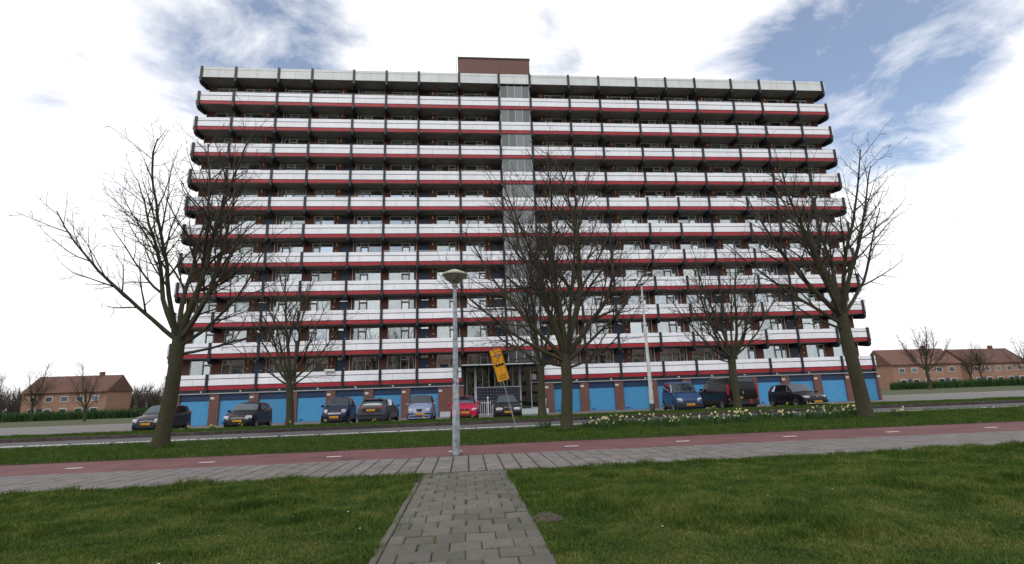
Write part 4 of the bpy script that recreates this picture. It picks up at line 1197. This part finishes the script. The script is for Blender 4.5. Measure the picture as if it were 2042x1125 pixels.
smart = [(0.0, .26, .52, .60, .58, .42), (.05, .20, .64, .70, .66, .52), (.18, .17, .78, .86, .72, .58), (.42, .17, .92, 1.00, .75, .63), (.62, .17, .96, 1.14, .755, .61), (1.02, .17, 1.0, 1.50, .757, .56), (1.4, .17, 1.02, 1.55, .757, .55), (2.05, .17, 1.04, 1.50, .757, .54), (2.32, .20, 1.02, 1.26, .74, .55), (2.46, .26, .82, 1.0, .70, .56), (2.50, .32, .7, .86, .66, .52)]
make_car('parked_car', place(-8.08, 32.9, 2.5, 1.08), 0, 1.08, P_dblue, 'tiny dark blue two-seat car parked nose out beside the bare tree', smart, (.36, 2.16), .28,
         [(.72, 1.75, 1.0, 1.7)], (.48, .98, .98), (2.10, 2.30, .9), [(.50, .76, .22, .20, .5)], [(.55, .8, .14, .14, .3)],
         [('grille', True, -.36, .36, .57, .65, M_lgrey, .012), ('lower_grille', True, -.45, .45, .22, .34, M_trim, .012)], (-.03, .43, .03), (0, .6, .02), .72,
         extras=seam_extra((.70, 1.78), emblem(.04, True, .74), ()))
focus = hatch(4.36, 1.82, 1.48, hood=.96, cowl=.28, roof=.45, tail=.88, nose=.70, belt=.94, rt=.42, tailtop=1.02)
def focus_x(car, S, L, yF, yR, paint, patch, lamp):
    MB().bbox(-.62 * S, .62 * S, yR - .58 * S, yR - .34 * S, 1.40 * S, 1.45 * S, .015).build('roof_spoiler', paint, car)
    MB().tube([(0, yR - .75 * S, 1.47 * S), (0, yR - .62 * S, 1.70 * S)], .008, 5).build('aerial', M_trim, car)
    MB().bbox(-.80 * S, .80 * S, yR - .10 * S, yR + .05 * S, .50 * S, .62 * S, .03).build('bumper_ridge', paint, car)
    MB().bbox(-.60 * S, .60 * S, yR - .1 * S, yR + .035 * S, .28 * S, .40 * S, .02).build('diffuser', M_trim, car)
make_car('parked_car', place(-5.62, 32.35, 4.36), R_(180 - 4), S0, P_grey, 'dark grey hatchback parked with its rear and red tail lights towards the road', focus, (.86, 3.50), .32,
         [(1.35, 2.25, 1.75, 2.25), (2.32, 3.2, 2.32, 3.1), (3.26, 3.62, 3.26, 3.5)], (1.26, 1.94, .98), (3.88, 4.27, .97), [(.66, .68, .32, .16, .6)], [(.66, .93, .34, .19, .45)],
         [('plate_recess', False, -.55, .55, .70, .90, M_trim, .012)], None, (0, .80, .03), 1.34, extras=seam_extra((1.35, 2.28), focus_x, (2.1, 3.0)))
atos = hatch(3.50, 1.52, 1.60, hood=1.00, cowl=.24, roof=.40, tail=.94, nose=.74, belt=.96)
make_car('parked_car', place(-2.9, 32.75, 3.5), R_(-1), S0, P_lblue, 'pale blue small hatchback parked nose out in front of a blue garage door', atos, (.66, 3.02), .27,
         [(1.10, 1.95, 1.32, 1.95), (2.02, 2.8, 2.02, 2.75), (2.86, 3.2, 2.86, 3.1)], (.90, 1.40, .99), (3.28, 3.42, .95), [(.52, .70, .25, .19, .35)], [(.6, .95, .14, .34, .3)],
         [('lower_grille', True, -.58, .58, .27, .36, M_trim, .012), ('bumper_pad', True, .33, .70, .46, .53, M_trim, .035), ('bumper_pad', True, -.70, -.33, .46, .53, M_trim, .035), ('bumper_lip', True, -.66, .66, .20, .26, P_lblue, .03)], (0, .47, .04), (0, .7, .02), 1.1,
         extras=seam_extra((1.08, 1.98), emblem(.05, True, .70, M_dark, [(-.22, .07), (.22, .07), (.10, -.08), (-.10, -.08)], .012), (1.8,)))
seat = hatch(4.05, 1.72, 1.45, hood=.94, cowl=.29, roof=.46, tail=.90, nose=.66, belt=.92)
make_car('parked_car', place(-.16, 32.5, 4.05), R_(1), S0, P_redc, 'bright red hatchback parked nose out behind the lamp post', seat, (.82, 3.28), .31,
         [(1.28, 2.2, 1.66, 2.2), (2.28, 3.1, 2.28, 3.05)], (1.2, 1.84, .99), (3.64, 3.95, .96), [(.60, .64, .32, .15, .55)], [(.66, .9, .2, .2, .3)],
         [('grille', True, -.27, .27, .57, .68, M_trim, .012), ('lower_grille', True, -.60, .60, .22, .32, M_trim, .012)], (0, .46, .035), (0, .7, .02), 1.3,
         extras=seam_extra((1.26, 2.24), emblem(.05, True, .63), (2.0,)))
volvo = [(0.0, .26, .52, .66, .78, .70), (.04, .20, .74, .79, .84, .76), (.2, .18, .82, .84, .87, .78), (1.35, .18, .90, .93, .88, .78), (1.45, .18, .92, .97, .88, .76), (2.05, .18, .94, 1.42, .88, .64), (2.6, .18, .95, 1.45, .88, .64), (4.15, .18, .96, 1.43, .88, .63), (4.5, .18, .96, 1.38, .87, .64), (4.72, .22, .90, 1.02, .85, .68), (4.80, .28, .7, .85, .82, .68)]
def volvo_x(car, S, L, yF, yR, paint, patch, lamp):
    MB().prism([(-.13 * S, .06 * S), (-.10 * S, .06 * S), (.13 * S, -.06 * S), (.10 * S, -.06 * S)][::-1], 'y', -.006, .006).build('grille_bar', M_chrome, car, (0, yF - .035 * S, .62 * S))
    for sd_ in (1, -1): MB().bbox(-.03, .03, -1.0, 1.0, -.02, .02, .01).build('roof_rail', M_trim, car, (sd_ * .60 * S, .7, 1.47 * S))
make_car('parked_car', place(2.74, 33.3, 4.8), R_(-2), S0, P_vblack, 'boxy black estate car parked nose out behind the leaning orange sign', volvo, (.86, 3.62), .31,
         [(1.50, 2.45, 2.0, 2.45), (2.52, 3.4, 2.52, 3.4), (3.48, 4.4, 3.48, 4.3)], (1.46, 2.04, .98), (4.50, 4.70, .96), [(.56, .60, .44, .17, -.03)], [(.74, .95, .16, .5, .2)],
         [('grille', True, -.27, .27, .53, .71, M_chrome, .012), ('grille_mesh', True, -.24, .24, .555, .685, M_trim, .022), ('bumper', True, -.84, .84, .34, .48, M_trim, .06), ('lower_grille', True, -.5, .5, .22, .31, M_trim, .02)], (0, .41, .075), (0, .7, .02), 1.55,
         extras=seam_extra((1.48, 2.48, 3.42), volvo_x, (2.3, 3.25)))
kang = [(0.0, .28, .55, .64, .66, .52), (.05, .20, .70, .76, .76, .62), (.22, .18, .82, .90, .80, .66), (.62, .18, .98, 1.06, .825, .70), (.95, .18, 1.06, 1.18, .83, .71), (1.55, .18, 1.08, 1.72, .83, .66), (1.9, .18, 1.08, 1.80, .83, .66), (3.4, .18, 1.08, 1.82, .83, .67), (3.86, .20, 1.08, 1.76, .82, .67), (3.96, .24, 1.0, 1.55, .81, .68), (4.0, .3, .9, 1.2, .79, .68)]
def kang_x(car, S, L, yF, yR, paint, patch, lamp):
    for sd_ in (1, -1): lamp('indicator', sd_ * .60, .60, .32, .09, True, M_amber, .5, .03)
    emblem(.05, True, .74, M_chrome, [(0, .06), (.04, 0), (0, -.06), (-.04, 0)], .012)(car, S, L, yF, yR, paint, patch, lamp)
make_car('parked_car', place(14.35, 31.65, 4.0, 1.04), R_(-9), 1.04, P_kblue, 'tall blue small van-like car parked nose out next to the black van', kang, (.78, 3.48), .31,
         [(1.0, 1.85, 1.45, 1.85), (1.95, 2.7, 1.95, 2.7), (2.8, 3.7, 2.8, 3.65)], (.82, 1.52, .99), (3.87, 3.96, .9), [(.60, .72, .30, .20, .5)], [(.74, .95, .12, .45, .2)],
         [('grille', True, -.40, .40, .60, .66, M_trim, .012), ('bumper', True, -.76, .76, .26, .52, M_trim, .05)], (0, .44, .065), (0, .8, .02), 1.02,
         extras=seam_extra((.98, 1.9), kang_x, (1.7, 2.1)))
van = [(0.0, .30, .60, .72, .76, .60), (.06, .22, .80, .88, .86, .72), (.25, .2, .95, 1.02, .92, .78), (.75, .2, 1.12, 1.22, .95, .82), (1.0, .2, 1.16, 1.36, .95, .82), (1.65, .2, 1.18, 1.88, .952, .77), (2.1, .2, 1.18, 1.95, .952, .77), (4.5, .2, 1.18, 1.95, .952, .78), (4.68, .22, 1.16, 1.90, .945, .78), (4.76, .26, 1.1, 1.45, .94, .82), (4.80, .3, 1.0, 1.2, .93, .84)]
def van_x(car, S, L, yF, yR, paint, patch, lamp):
    me = MB().bbox(-.74, .74, -.01, .02, 0, .72, .02)
    w = me.build('rear_door_window', M_cglass, car, (0, yR - .052 * S, 1.14 * S)); w.scale = (S, 1, S); w.rotation_euler = (.085, 0, 0)
    MB().box(-.012, .012, yR - .05 * S, yR + .012, .5 * S, 1.15 * S).build('door_gap', M_trim, car)
    MB().bbox(-.93 * S, .93 * S, yR - .15 * S, yR + .08 * S, .30 * S, .52 * S, .03).build('rear_bumper', M_trim, car)
    emblem(.07, False, 1.02, M_chrome, [(0, .09), (.06, 0), (0, -.09), (-.06, 0)], .02)(car, S, L, yF, yR, paint, patch, lamp)
    MB().bbox(-.50 * S, -.36 * S, yR + .075 * S, yR + .095 * S, .38 * S, .60 * S, .01).build('red_reflector', M_tail, car)
    for sd_ in (1, -1): MB().bbox(-.05 * S, .05 * S, -.04 * S, .03 * S, -.34 * S, .34 * S, .02).build('tall_tail_light', M_tail, car, (sd_ * .90 * S, yR - .03 * S, 1.20 * S))
make_car('parked_van', place(18.15, 32.55, 4.8, 1.08), R_(180 - 2), 1.08, P_van, 'black panel van parked with its rear to the road behind a bare tree', van, (.9, 3.95), .33,
         [(1.12, 1.95, 1.6, 1.95)], (.98, 1.64, .99), None, [(.66, .80, .3, .26, .5)], [(.885, .62, .10, .16, .2)],
         [('grille', True, -.5, .5, .62, .74, M_trim, .012), ('rear_step', False, -.80, .80, .53, .60, M_trim, .05)], (0, .5, .03), (.30, .72, .03), 1.15,
         extras=seam_extra((1.08, 2.0, 3.2), van_x, (1.85, 2.1)), cat='van')
p207 = hatch(4.03, 1.75, 1.48, hood=.93, cowl=.30, roof=.47, tail=.91, nose=.62, belt=.90)
make_car('parked_car', place(22.2, 31.2, 4.03), R_(0), S0, P_black, 'black hatchback with swept-back headlights parked at the far right', p207, (.86, 3.40), .315,
         [(1.32, 2.2, 1.72, 2.2), (2.28, 3.1, 2.28, 3.0), (3.16, 3.45, 3.16, 3.35)], (1.24, 1.88, .99), (3.64, 3.92, .96), [(.62, .66, .26, .14, .9)], [(.66, .95, .2, .26, .3)],
         [('grille', True, -.52, .52, .40, .55, M_trim, .012), ('lower_lip', True, -.68, .68, .235, .27, M_lgrey, .02)], (0, .36, .04), (0, .7, .02), 1.34,
         extras=seam_extra((1.30, 2.25), emblem(.05, True, .66), (2.05, 2.95)), spokes=7)

# ------------------------------------------------------------------ daffodils
rng = random.Random(77)
def petal_mesh(nm, m1):
    mb = MB()
    for k in range(6):
        a = 2 * PI * k / 6
        c, s_ = math.cos(a), math.sin(a)
        d = (-s_, c)
        mb.add([(.006 * c, .006 * s_, 0), (.030 * c + .015 * d[0], .030 * s_ + .015 * d[1], .004), (.055 * c, .055 * s_, -.002), (.030 * c - .015 * d[0], .030 * s_ - .015 * d[1], .004)], [(0, 1, 2, 3)])
    mb.lathe([(.012, 0), (.016, .022), (.021, .036), (.012, .030), (.004, .01)], 7)
    return mb.mesh(nm, m1)
F_cream = petal_mesh('flower', M_petal); F_yel = petal_mesh('flower', M_petaly)
def daffodil(x, y, z0, n, w, h, fm, label, group):
    t = tag(empty('daffodil_clump', (x, y, z0)), label, 'flowers', group)
    V = []; F = []
    st_ = MB(); flowers = []
    for i in range(70 if h > .3 else 24):
        a = rng.uniform(0, 2 * PI); r = w * math.sqrt(rng.random()); bx, by = r * math.cos(a), r * math.sin(a) * .7
        hh = h * rng.uniform(.55, 1.05); la = rng.uniform(0, 2 * PI); ln = hh * rng.uniform(.1, .45); wd = rng.uniform(.008, .014)
        ca, sa = math.cos(la), math.sin(la); b = len(V)
        V += [(bx - sa * wd, by + ca * wd, 0), (bx + sa * wd, by - ca * wd, 0), (bx + ca * ln * .4 - sa * wd, by + sa * ln * .4 + ca * wd, hh * .6), (bx + ca * ln * .4 + sa * wd, by + sa * ln * .4 - ca * wd, hh * .6), (bx + ca * ln, by + sa * ln, hh), (bx + ca * ln, by + sa * ln, hh)]
        F += [(b, b + 1, b + 3, b + 2), (b + 2, b + 3, b + 5, b + 4)]
    inst('leaves', np_mesh('leaves', V, F, M_leaf), t)
    for i in range(n):
        a = rng.uniform(0, 2 * PI); r = w * math.sqrt(rng.random()) * .9; bx, by = r * math.cos(a), r * math.sin(a) * .7
        hh = h * rng.uniform(.55, 1.15)
        st_.tube([(bx, by, 0), (bx + .02, by, hh * .7), (bx + .03, by - .01, hh)], .005, 4, cap=False)
        flowers.append((bx + .03, by - .03, hh))
    if n: st_.build('stems', M_leaf, t)
    for q in flowers:
        s_ = rng.uniform(.65, 1.0)
        inst('flower', fm, t, q, rot=(R_(rng.uniform(60, 100)), 0, rng.uniform(-1.2, 1.2)), scale=(s_, s_, s_))
def ordinal(i):
    w = 'first second third fourth fifth sixth seventh eighth ninth tenth eleventh twelfth thirteenth fourteenth fifteenth sixteenth seventeenth eighteenth nineteenth'.split()
    if i < 19: return w[i]
    if i == 19: return 'twentieth'
    if i < 29: return 'twenty-' + w[i - 20]
    if i == 29: return 'thirtieth'
    if i < 39: return 'thirty-' + w[i - 30]
    if i == 39: return 'fortieth'
    if i < 49: return 'forty-' + w[i - 40]
    if i == 49: return 'fiftieth'
    return 'fifty-' + w[i - 50]
xs = 4.9
i = 0
DG = 'daffodil clumps in the grass strip'
while xs < 17.6:
    w = rng.uniform(.26, .46)
    yy = 20.95 + rng.uniform(-1.3, 1.0)
    nf = rng.choice([2, 3, 4, 5, 6, 8])
    daffodil(xs, yy, .035, nf, w, rng.uniform(.34, .46), F_cream, 'cream daffodil clump, ' + ordinal(i) + ' from the large tree along the road edge', DG)
    xs += rng.uniform(.20, .36); i += 1
daffodil(3.1, 21.0, .035, 0, .32, .42, F_cream, 'flowerless leafy clump beside the trunk of the large tree', None)
VG = 'small yellow daffodils on the parking verge'
VL = ['in front of the black hatchback left of the verge tree', 'just right of the verge tree trunk', 'in front of the tiny dark blue car', 'behind the dark grey hatchback', 'in front of the pale blue hatchback', 'in front of the red car', 'between the blue van-like car and the black van', 'right of the black van', 'in front of the black hatchback at the far right', 'in front of the car at the left edge', 'between the two black hatchbacks on the left']
for vi, (vx, vy) in enumerate(((-12.6, 30.6), (-10.05, 31.0), (-8.05, 30.6), (-5.2, 30.3), (-2.5, 30.4), (.35, 30.5), (14.9, 30.4), (19.4, 30.2), (20.6, 29.9), (-15.4, 30.5), (-14.2, 30.8))):
    daffodil(vx, vy, .125, 3, .13, .26, F_yel, 'yellow daffodil tuft ' + VL[vi], VG)
for vx, vy in ((16.2, 21.9), (17.2, 21.3)):
    daffodil(vx, vy, .035, 2, .13, .5, F_yel, 'pair of deep yellow daffodils at the right end of the flower strip', 'deep yellow daffodils')

# ------------------------------------------------------------------ grass
nr = np.random.default_rng(12)
def blades(xy, z0, h, w, lean, seed):
    """one tapered blade (a bent strip of two faces) per point"""
    g = np.random.default_rng(seed); n = len(xy)
    az = g.uniform(0, 2 * PI, n); la = g.uniform(0, 2 * PI, n); ln = lean * h * g.uniform(.2, 1.2, n)
    ca, sa = np.cos(az), np.sin(az)
    b = np.stack([xy[:, 0], xy[:, 1], np.full(n, z0)], 1)
    side = np.stack([ca * w, sa * w, np.zeros(n)], 1)
    mid = b + np.stack([np.cos(la) * ln * .35, np.sin(la) * ln * .35, h * .6], 1)
    tip = b + np.stack([np.cos(la) * ln, np.sin(la) * ln, h], 1)
    V = np.stack([b - side, b + side, mid + side * .7, mid - side * .7, tip], 1).reshape(-1, 3)
    i = np.arange(n) * 5
    F = np.concatenate([np.stack([i, i + 1, i + 2], 1), np.stack([i, i + 2, i + 3], 1), np.stack([i + 3, i + 2, i + 4], 1)])
    return V, F
def vnoise(x, y, sc, seed):
    g = np.random.default_rng(seed); T = g.random((64, 64))
    fx, fy = x * sc, y * sc; ix, iy = np.floor(fx).astype(int), np.floor(fy).astype(int); tx, ty = fx - ix, fy - iy
    tx = tx * tx * (3 - 2 * tx); ty = ty * ty * (3 - 2 * ty)
    a = T[ix % 64, iy % 64]; b = T[(ix + 1) % 64, iy % 64]; c = T[ix % 64, (iy + 1) % 64]; d = T[(ix + 1) % 64, (iy + 1) % 64]
    return (a * (1 - tx) + b * tx) * (1 - ty) + (c * (1 - tx) + d * tx) * ty
# lawn in front
n = 560000
yv = 3.4 + (10.44 - 3.4) * nr.random(n) ** 0.9
xv = nr.uniform(-1.0, 1.0, n) * (1.15 * yv + .8) + .08 * yv
keep = ~((xv > -0.90 + .035 * nr.standard_normal(n)) & (xv < 0.77 + .035 * nr.standard_normal(n)))
xv, yv = xv[keep], yv[keep]
tall = vnoise(xv + 40, yv + 40, 1.1, 3) * .6 + vnoise(xv + 40, yv + 40, 3.1, 4) * .4
edge = np.clip(1 - (10.44 - yv) / .5, 0, 1) + np.clip(1 - np.abs(xv - .82) / .25, 0, 1) * .5
hh = .022 + .080 * np.clip((tall - .47) * 3.4, 0, 1) ** 1.6 + .06 * edge * (vnoise(xv, yv, 2.2, 9) + .1)
hh *= nr.uniform(.6, 1.4, len(xv))
V, F = blades(np.stack([xv, yv], 1), 0.0, hh, .0036 + .00022 * yv, .9, 1)
tag(inst('lawn_grass', np_mesh('lawn_grass', V, F, M_grass)), 'rough mown lawn grass in the foreground either side of the path', 'grass', kind='stuff')
tp = []; th = []
for i in range(420):
    if i < 170:
        ty = 10.44 - abs(nr.normal(0, .25)); tx = nr.uniform(-10, 12)
    elif i < 215:
        ty = nr.uniform(5, 10.2); tx = .86 + abs(nr.normal(0, .15)) if i % 3 else -.98 - abs(nr.normal(0, .1))
    else:
        ty = nr.uniform(6.5, 10.2); tx = nr.uniform(-9, 11)
    if -.93 < tx < .80: continue
    k = int(nr.integers(25, 90)); sp = nr.uniform(.04, .12)
    tp.append(np.stack([tx + nr.normal(0, sp * 1.4, k), np.minimum(ty + nr.normal(0, sp, k), 10.46)], 1)); th.append(nr.uniform(.05, .14) * nr.uniform(.5, 1.15, k))
tp = np.concatenate(tp); th = np.concatenate(th)
V, F = blades(tp, 0.0, th, .0045, .75, 7)
tag(inst('grass_tufts', np_mesh('grass_tufts', V, F, M_grass2)), 'longer grass tufts along the edges of the foreground lawn', 'grass', kind='stuff')
# strip between cycle path and road
n = 150000
yv = nr.uniform(15.96, 22.26, n); xv = nr.uniform(-1.12, 1.12, n) * yv + .09 * yv
edge = np.clip(1 - (22.26 - yv) / .4, 0, 1) + np.clip(1 - (yv - 15.96) / .25, 0, 1) * .3
dz = np.clip((xv - 4.4) / .5, 0, 1) * np.clip((yv - 19.6) / .6, 0, 1)
hh = (.045 + .05 * vnoise(xv + 60, yv, .8, 6) + .05 * edge + .05 * dz) * nr.uniform(.6, 1.4, n)
V, F = blades(np.stack([xv, yv], 1), .03, hh, .0075, .8, 2)
tag(inst('strip_grass', np_mesh('strip_grass', V, F, M_grass2)), 'fresh green grass strip between the cycle path and the road', 'grass', kind='stuff')
n = 80000
yv = nr.uniform(27.8, 31.38, n); xv = nr.uniform(-1.1, 1.1, n) * yv + .09 * yv
hh = (.05 + .05 * vnoise(xv + 90, yv, .9, 8)) * nr.uniform(.5, 1.5, n)
V, F = blades(np.stack([xv, yv], 1), .12, hh, .011, .8, 3)
tag(inst('verge_grass', np_mesh('verge_grass', V, F, M_grass2)), 'thin grass of the narrow verge between the road and the parked cars', 'grass', kind='stuff')
ring = []
for cx, cy, rr0 in ((3.76, 19.6, .26), (-10.75, 19.6, .30), (15.9, 19.6, .31), (4.76, 30.9, .3), (-.27, 13.36, .1)):
    k = 420 if cy > 14 else 60
    a = nr.uniform(0, 2 * PI, k); r = rr0 + np.abs(nr.normal(0, .10 if cy > 14 else .02, k))
    if cy != 30.9: ring.append(np.stack([cx + r * np.cos(a), cy + r * np.sin(a)], 1))
ring = np.concatenate(ring)
V, F = blades(ring, .02, nr.uniform(.08, .2, len(ring)) * np.where(ring[:, 1] < 14, .35, 1.0), .007, .6, 9)
tag(inst('trunk_grass', np_mesh('trunk_grass', V, F, M_grass2)), 'longer unmown grass around the trunk bases and the lamp post', 'grass', kind='stuff')
# weeds in the joints of path and pavement
pts = []
for (x, y) in PATH_J:
    if nr.random() < .42:
        k = int(nr.integers(6, 34))
        pts.append(np.stack([x + nr.normal(0, .012, k), y + nr.uniform(-.14, .14, k)], 1))
for r in range(27):
    k = int(nr.integers(0, 60)); yy = 10.12 - r * .3
    x0 = nr.uniform(-.9, .5)
    pts.append(np.stack([x0 + nr.normal(0, .16, k), yy + nr.normal(0, .008, k)], 1))
k = 900
pts.append(np.stack([nr.uniform(-1.05, .95, k), 10.45 + nr.normal(0, .022, k)], 1))
for c in range(-3, 6):
    k = 60
    pts.append(np.stack([np.full(k, c * TW - .33) + nr.normal(0, .008, k), nr.uniform(10.5, 13.2, k)], 1))
k = 260
pts.append(np.stack([nr.uniform(-1.2, 1.2, k), 13.26 + nr.normal(0, .02, k)], 1))
xy = np.concatenate(pts)
V, F = blades(xy, .0, nr.uniform(.03, .06, len(xy)), .004, 1.1, 5)
tag(inst('joint_weeds', np_mesh('joint_weeds', V, F, M_grass)), 'small weeds and moss growing in the joints of the path slabs', 'weeds', kind='stuff')
# molehill by the path
mh = MB(); n_ = 18; ringsn = 6; rr = random.Random(6)
for i in range(ringsn):
    f = i / (ringsn - 1); ra = .19 * (1 - f) + .01
    for k in range(n_):
        a = 2 * PI * k / n_
        q = 1 + rr.uniform(-.12, .12)
        mh.v.append((ra * q * math.cos(a) * 1.2, ra * q * math.sin(a), -.02 + .10 * (1 - (1 - f) ** 2) * rr.uniform(.85, 1.15)))
for i in range(ringsn - 1):
    for k in range(n_):
        mh.f.append((i * n_ + k, i * n_ + (k + 1) % n_, (i + 1) * n_ + (k + 1) % n_, (i + 1) * n_ + k)); mh.m.append(0)
mh.f.append(tuple(range((ringsn - 1) * n_, ringsn * n_))); mh.m.append(0)
tag(mh.build('molehill', M_mole, None, (.93, 6.42, 0), smooth='all'), 'low mound of bare earth at the right edge of the path', 'molehill')
# daisies
dz_me = MB().lathe([(.001, .004), (.013, .0), (.001, -.002)], 7).mesh('daisy', M_plate)
for i in range(26):
    yy = rng.uniform(5.2, 9.5); xx = rng.uniform(-1, 1) * yy * .75
    if -1.15 < xx < .95: continue
    d = tag(inst('daisy', dz_me, None, (xx, yy, rng.uniform(.035, .05)), rot=(rng.uniform(-.4, .1), 0, 0)), 'tiny white daisy in the foreground lawn', 'daisy', 'daisies in the lawn')

# ------------------------------------------------------------------ far trees beyond both ends of the block
src = [o for o in bpy.data.objects if o.name.startswith('bare_tree') and o.parent is None]
def copy_tree(o, loc, rz, s):
    c = o.copy(); COL.objects.link(c); c.location = loc; c.rotation_euler = (0, 0, rz); c.scale = (s, s, s)
    for ch in o.children:
        d = ch.copy(); COL.objects.link(d); d.parent = c
    c['label'] = 'distant bare tree on the open ground beyond the ends of the apartment block'; c['group'] = 'distant bare trees'
    return c
rng = random.Random(31)
for i in range(16):
    left = i % 2 == 0
    yy = rng.uniform(80, 150)
    xx = -rng.uniform(.62, 1.15) * yy if left else rng.uniform(.95, 1.5) * yy
    copy_tree(src[rng.choice([1, 2, 3])], (xx, yy, -.35), rng.uniform(0, 6.28), rng.uniform(.75, 1.15))

# ------------------------------------------------------------------ the housing row across the street (reflected in the lower windows)
opp = tag(empty('housing_row', (7, -52, -.06)), 'four-storey brick housing row across the street behind the viewer, mirrored in the lower windows', 'building')
MB().box(-75, 75, -10, 0, 0, 11.6).build('wall', brick_mat('yellow_brick', (.34, .24, .14), (.28, .19, .11), (.22, .2, .17)), opp)
MB().prism([(-10.4, 11.6), (.4, 11.6), (-5, 14.4)], 'x', -75.4, 75.4).build('roof', mat('roof_tile_brown', (.10, .05, .04), .8, var=.2), opp)
ow = MB().box(-1.3, 1.3, 0, .06, -.75, .75).mesh('window', M_frame)
og = MB().box(-1.2, 1.2, .061, .07, -.65, .65).mesh('pane', M_cglass)
for fl in range(4):
    for i in range(-16, 17):
        w_ = inst('window', ow, opp, (i * 4.4, 0, 1.7 + fl * 2.8)); inst('pane', og, w_)

# ------------------------------------------------------------------ distance beyond both ends of the block
M_render = mat('pale_house_render', (.42, .39, .34), .85, var=.15, rnd=.25)
hw = MB().box(-9, 9, 0, 9, 0, 5.6).mesh('wall', brick_mat('far_house_brick', (.30, .16, .10), (.24, .12, .08), (.25, .2, .17)))
hp = MB().box(-.7, .7, -.07, -.051, -.5, .5).mesh('pane', M_cglass)
hd = MB().box(-.5, .5, -.05, 0, 0, 2.1).mesh('door', M_door)
hr = MB().prism([(-.5, 5.6), (9.5, 5.6), (4.5, 9.6)], 'x', -9.3, 9.3).mesh('roof', mat('far_roof_tile', (.12, .06, .045), .85, var=.2, rnd=.3))
hwin = MB().box(-.8, .8, -.05, 0, -.6, .6).mesh('window', M_frame)
hch = MB().box(-.4, .4, -.4, .4, 8.6, 10.4).mesh('chimney', M_brick)
for i, (x, y, side) in enumerate(((-118, 112, 'left'), (-92, 128, 'left'), (-146, 120, 'left'), (-66, 140, 'left'), (112, 116, 'right'), (138, 122, 'right'), (164, 118, 'right'), (192, 126, 'right'))):
    h = tag(empty('far_house', (x, y, -.35), R_(3 * (i % 3 - 1))), 'distant brick house beyond the %s end of the block, %s nearest to it' % (side, ('third', 'second', 'fourth', 'very', 'very', 'second', 'third', 'fourth')[i]), 'house', 'distant houses, ' + side)
    inst('wall', hw, h); r_o = inst('roof', hr, h); inst('chimney', hch, r_o, (4.5, 4.5, 0))
    for fx in (-6.6, -3.3, 0, 3.3, 6.6):
        for fz in (1.5, 4.2):
            w_ = inst('window', hwin, h, (fx, 0, fz)); inst('pane', hp, w_)
    for fx in (-4.95, 4.95): inst('door', hd, h, (fx, 0, 0))
g = np.random.default_rng(99)
def far_wood(n, x0, x1, seed):
    g = np.random.default_rng(seed)
    cx = g.uniform(x0, x1, n // 60); cy = g.uniform(150, 185, n // 60); ch = g.uniform(5, 11, n // 60)
    idx = g.integers(0, len(cx), n)
    bz = g.random(n) * .6 * ch[idx]; le = ch[idx] * g.uniform(.15, .5, n)
    az = g.uniform(0, 2 * PI, n); ti = g.uniform(.05, .8, n)
    b = np.stack([cx[idx] + np.cos(az) * bz * .25, cy[idx] + np.sin(az) * bz * .25, bz - .35], 1)
    t = b + np.stack([np.cos(az) * np.sin(ti) * le, np.sin(az) * np.sin(ti) * le, np.cos(ti) * le], 1)
    w = .09
    V = np.stack([b + [w, 0, 0], b - [w, 0, 0], t + [.01, 0, 0], b + [0, w, 0]], 1).reshape(-1, 3)
    i = np.arange(n) * 4
    F = np.concatenate([np.stack([i, i + 1, i + 2], 1), np.stack([i + 1, i + 3, i + 2], 1), np.stack([i + 3, i, i + 2], 1)])
    return np_mesh('far_wood', V, F, M_twig)
tag(inst('far_wood', far_wood(30000, -230, -55, 1)), 'far line of bare trees on the horizon beyond the left end of the block', 'wood', kind='stuff')
tag(inst('far_wood', far_wood(30000, 95, 300, 2)), 'far line of bare trees on the horizon beyond the right end of the block', 'wood', kind='stuff')

g = np.random.default_rng(17)
for hx0, hx1, hy, side in ((-190, -50, 98, 'left'), (88, 230, 100, 'right')):
    n = 26000
    xy = np.stack([g.uniform(hx0, hx1, n), hy + g.uniform(-.7, .7, n)], 1)
    V, F = blades(xy, -.35, g.uniform(.5, 1.9, n), .06, .35, 40 + hy)
    tag(inst('hedge', np_mesh('hedge', V, F, M_leaf)), 'long clipped hedge in front of the distant houses beyond the %s end of the block' % side, 'hedge')

# white planter box hung over the lowest parapet, left part of the facade
pb = tag(empty('planter_box', (-12.05, FY - .02, ZP(1) - .02)), 'white slatted planter box hung over the lowest white parapet on the left', 'planter')
MB().bbox(-.42, .42, -.22, 0, .02, .20, .01).build('box', M_plate, pb)
for q in (-.3, .3): MB().box(q - .03, q + .03, -.03, -.002, -.45, .02).build('hook', M_plate, pb)
MB().box(-.42, .42, -.045, -.031, -.30, -.22).build('slat', M_plate, pb)
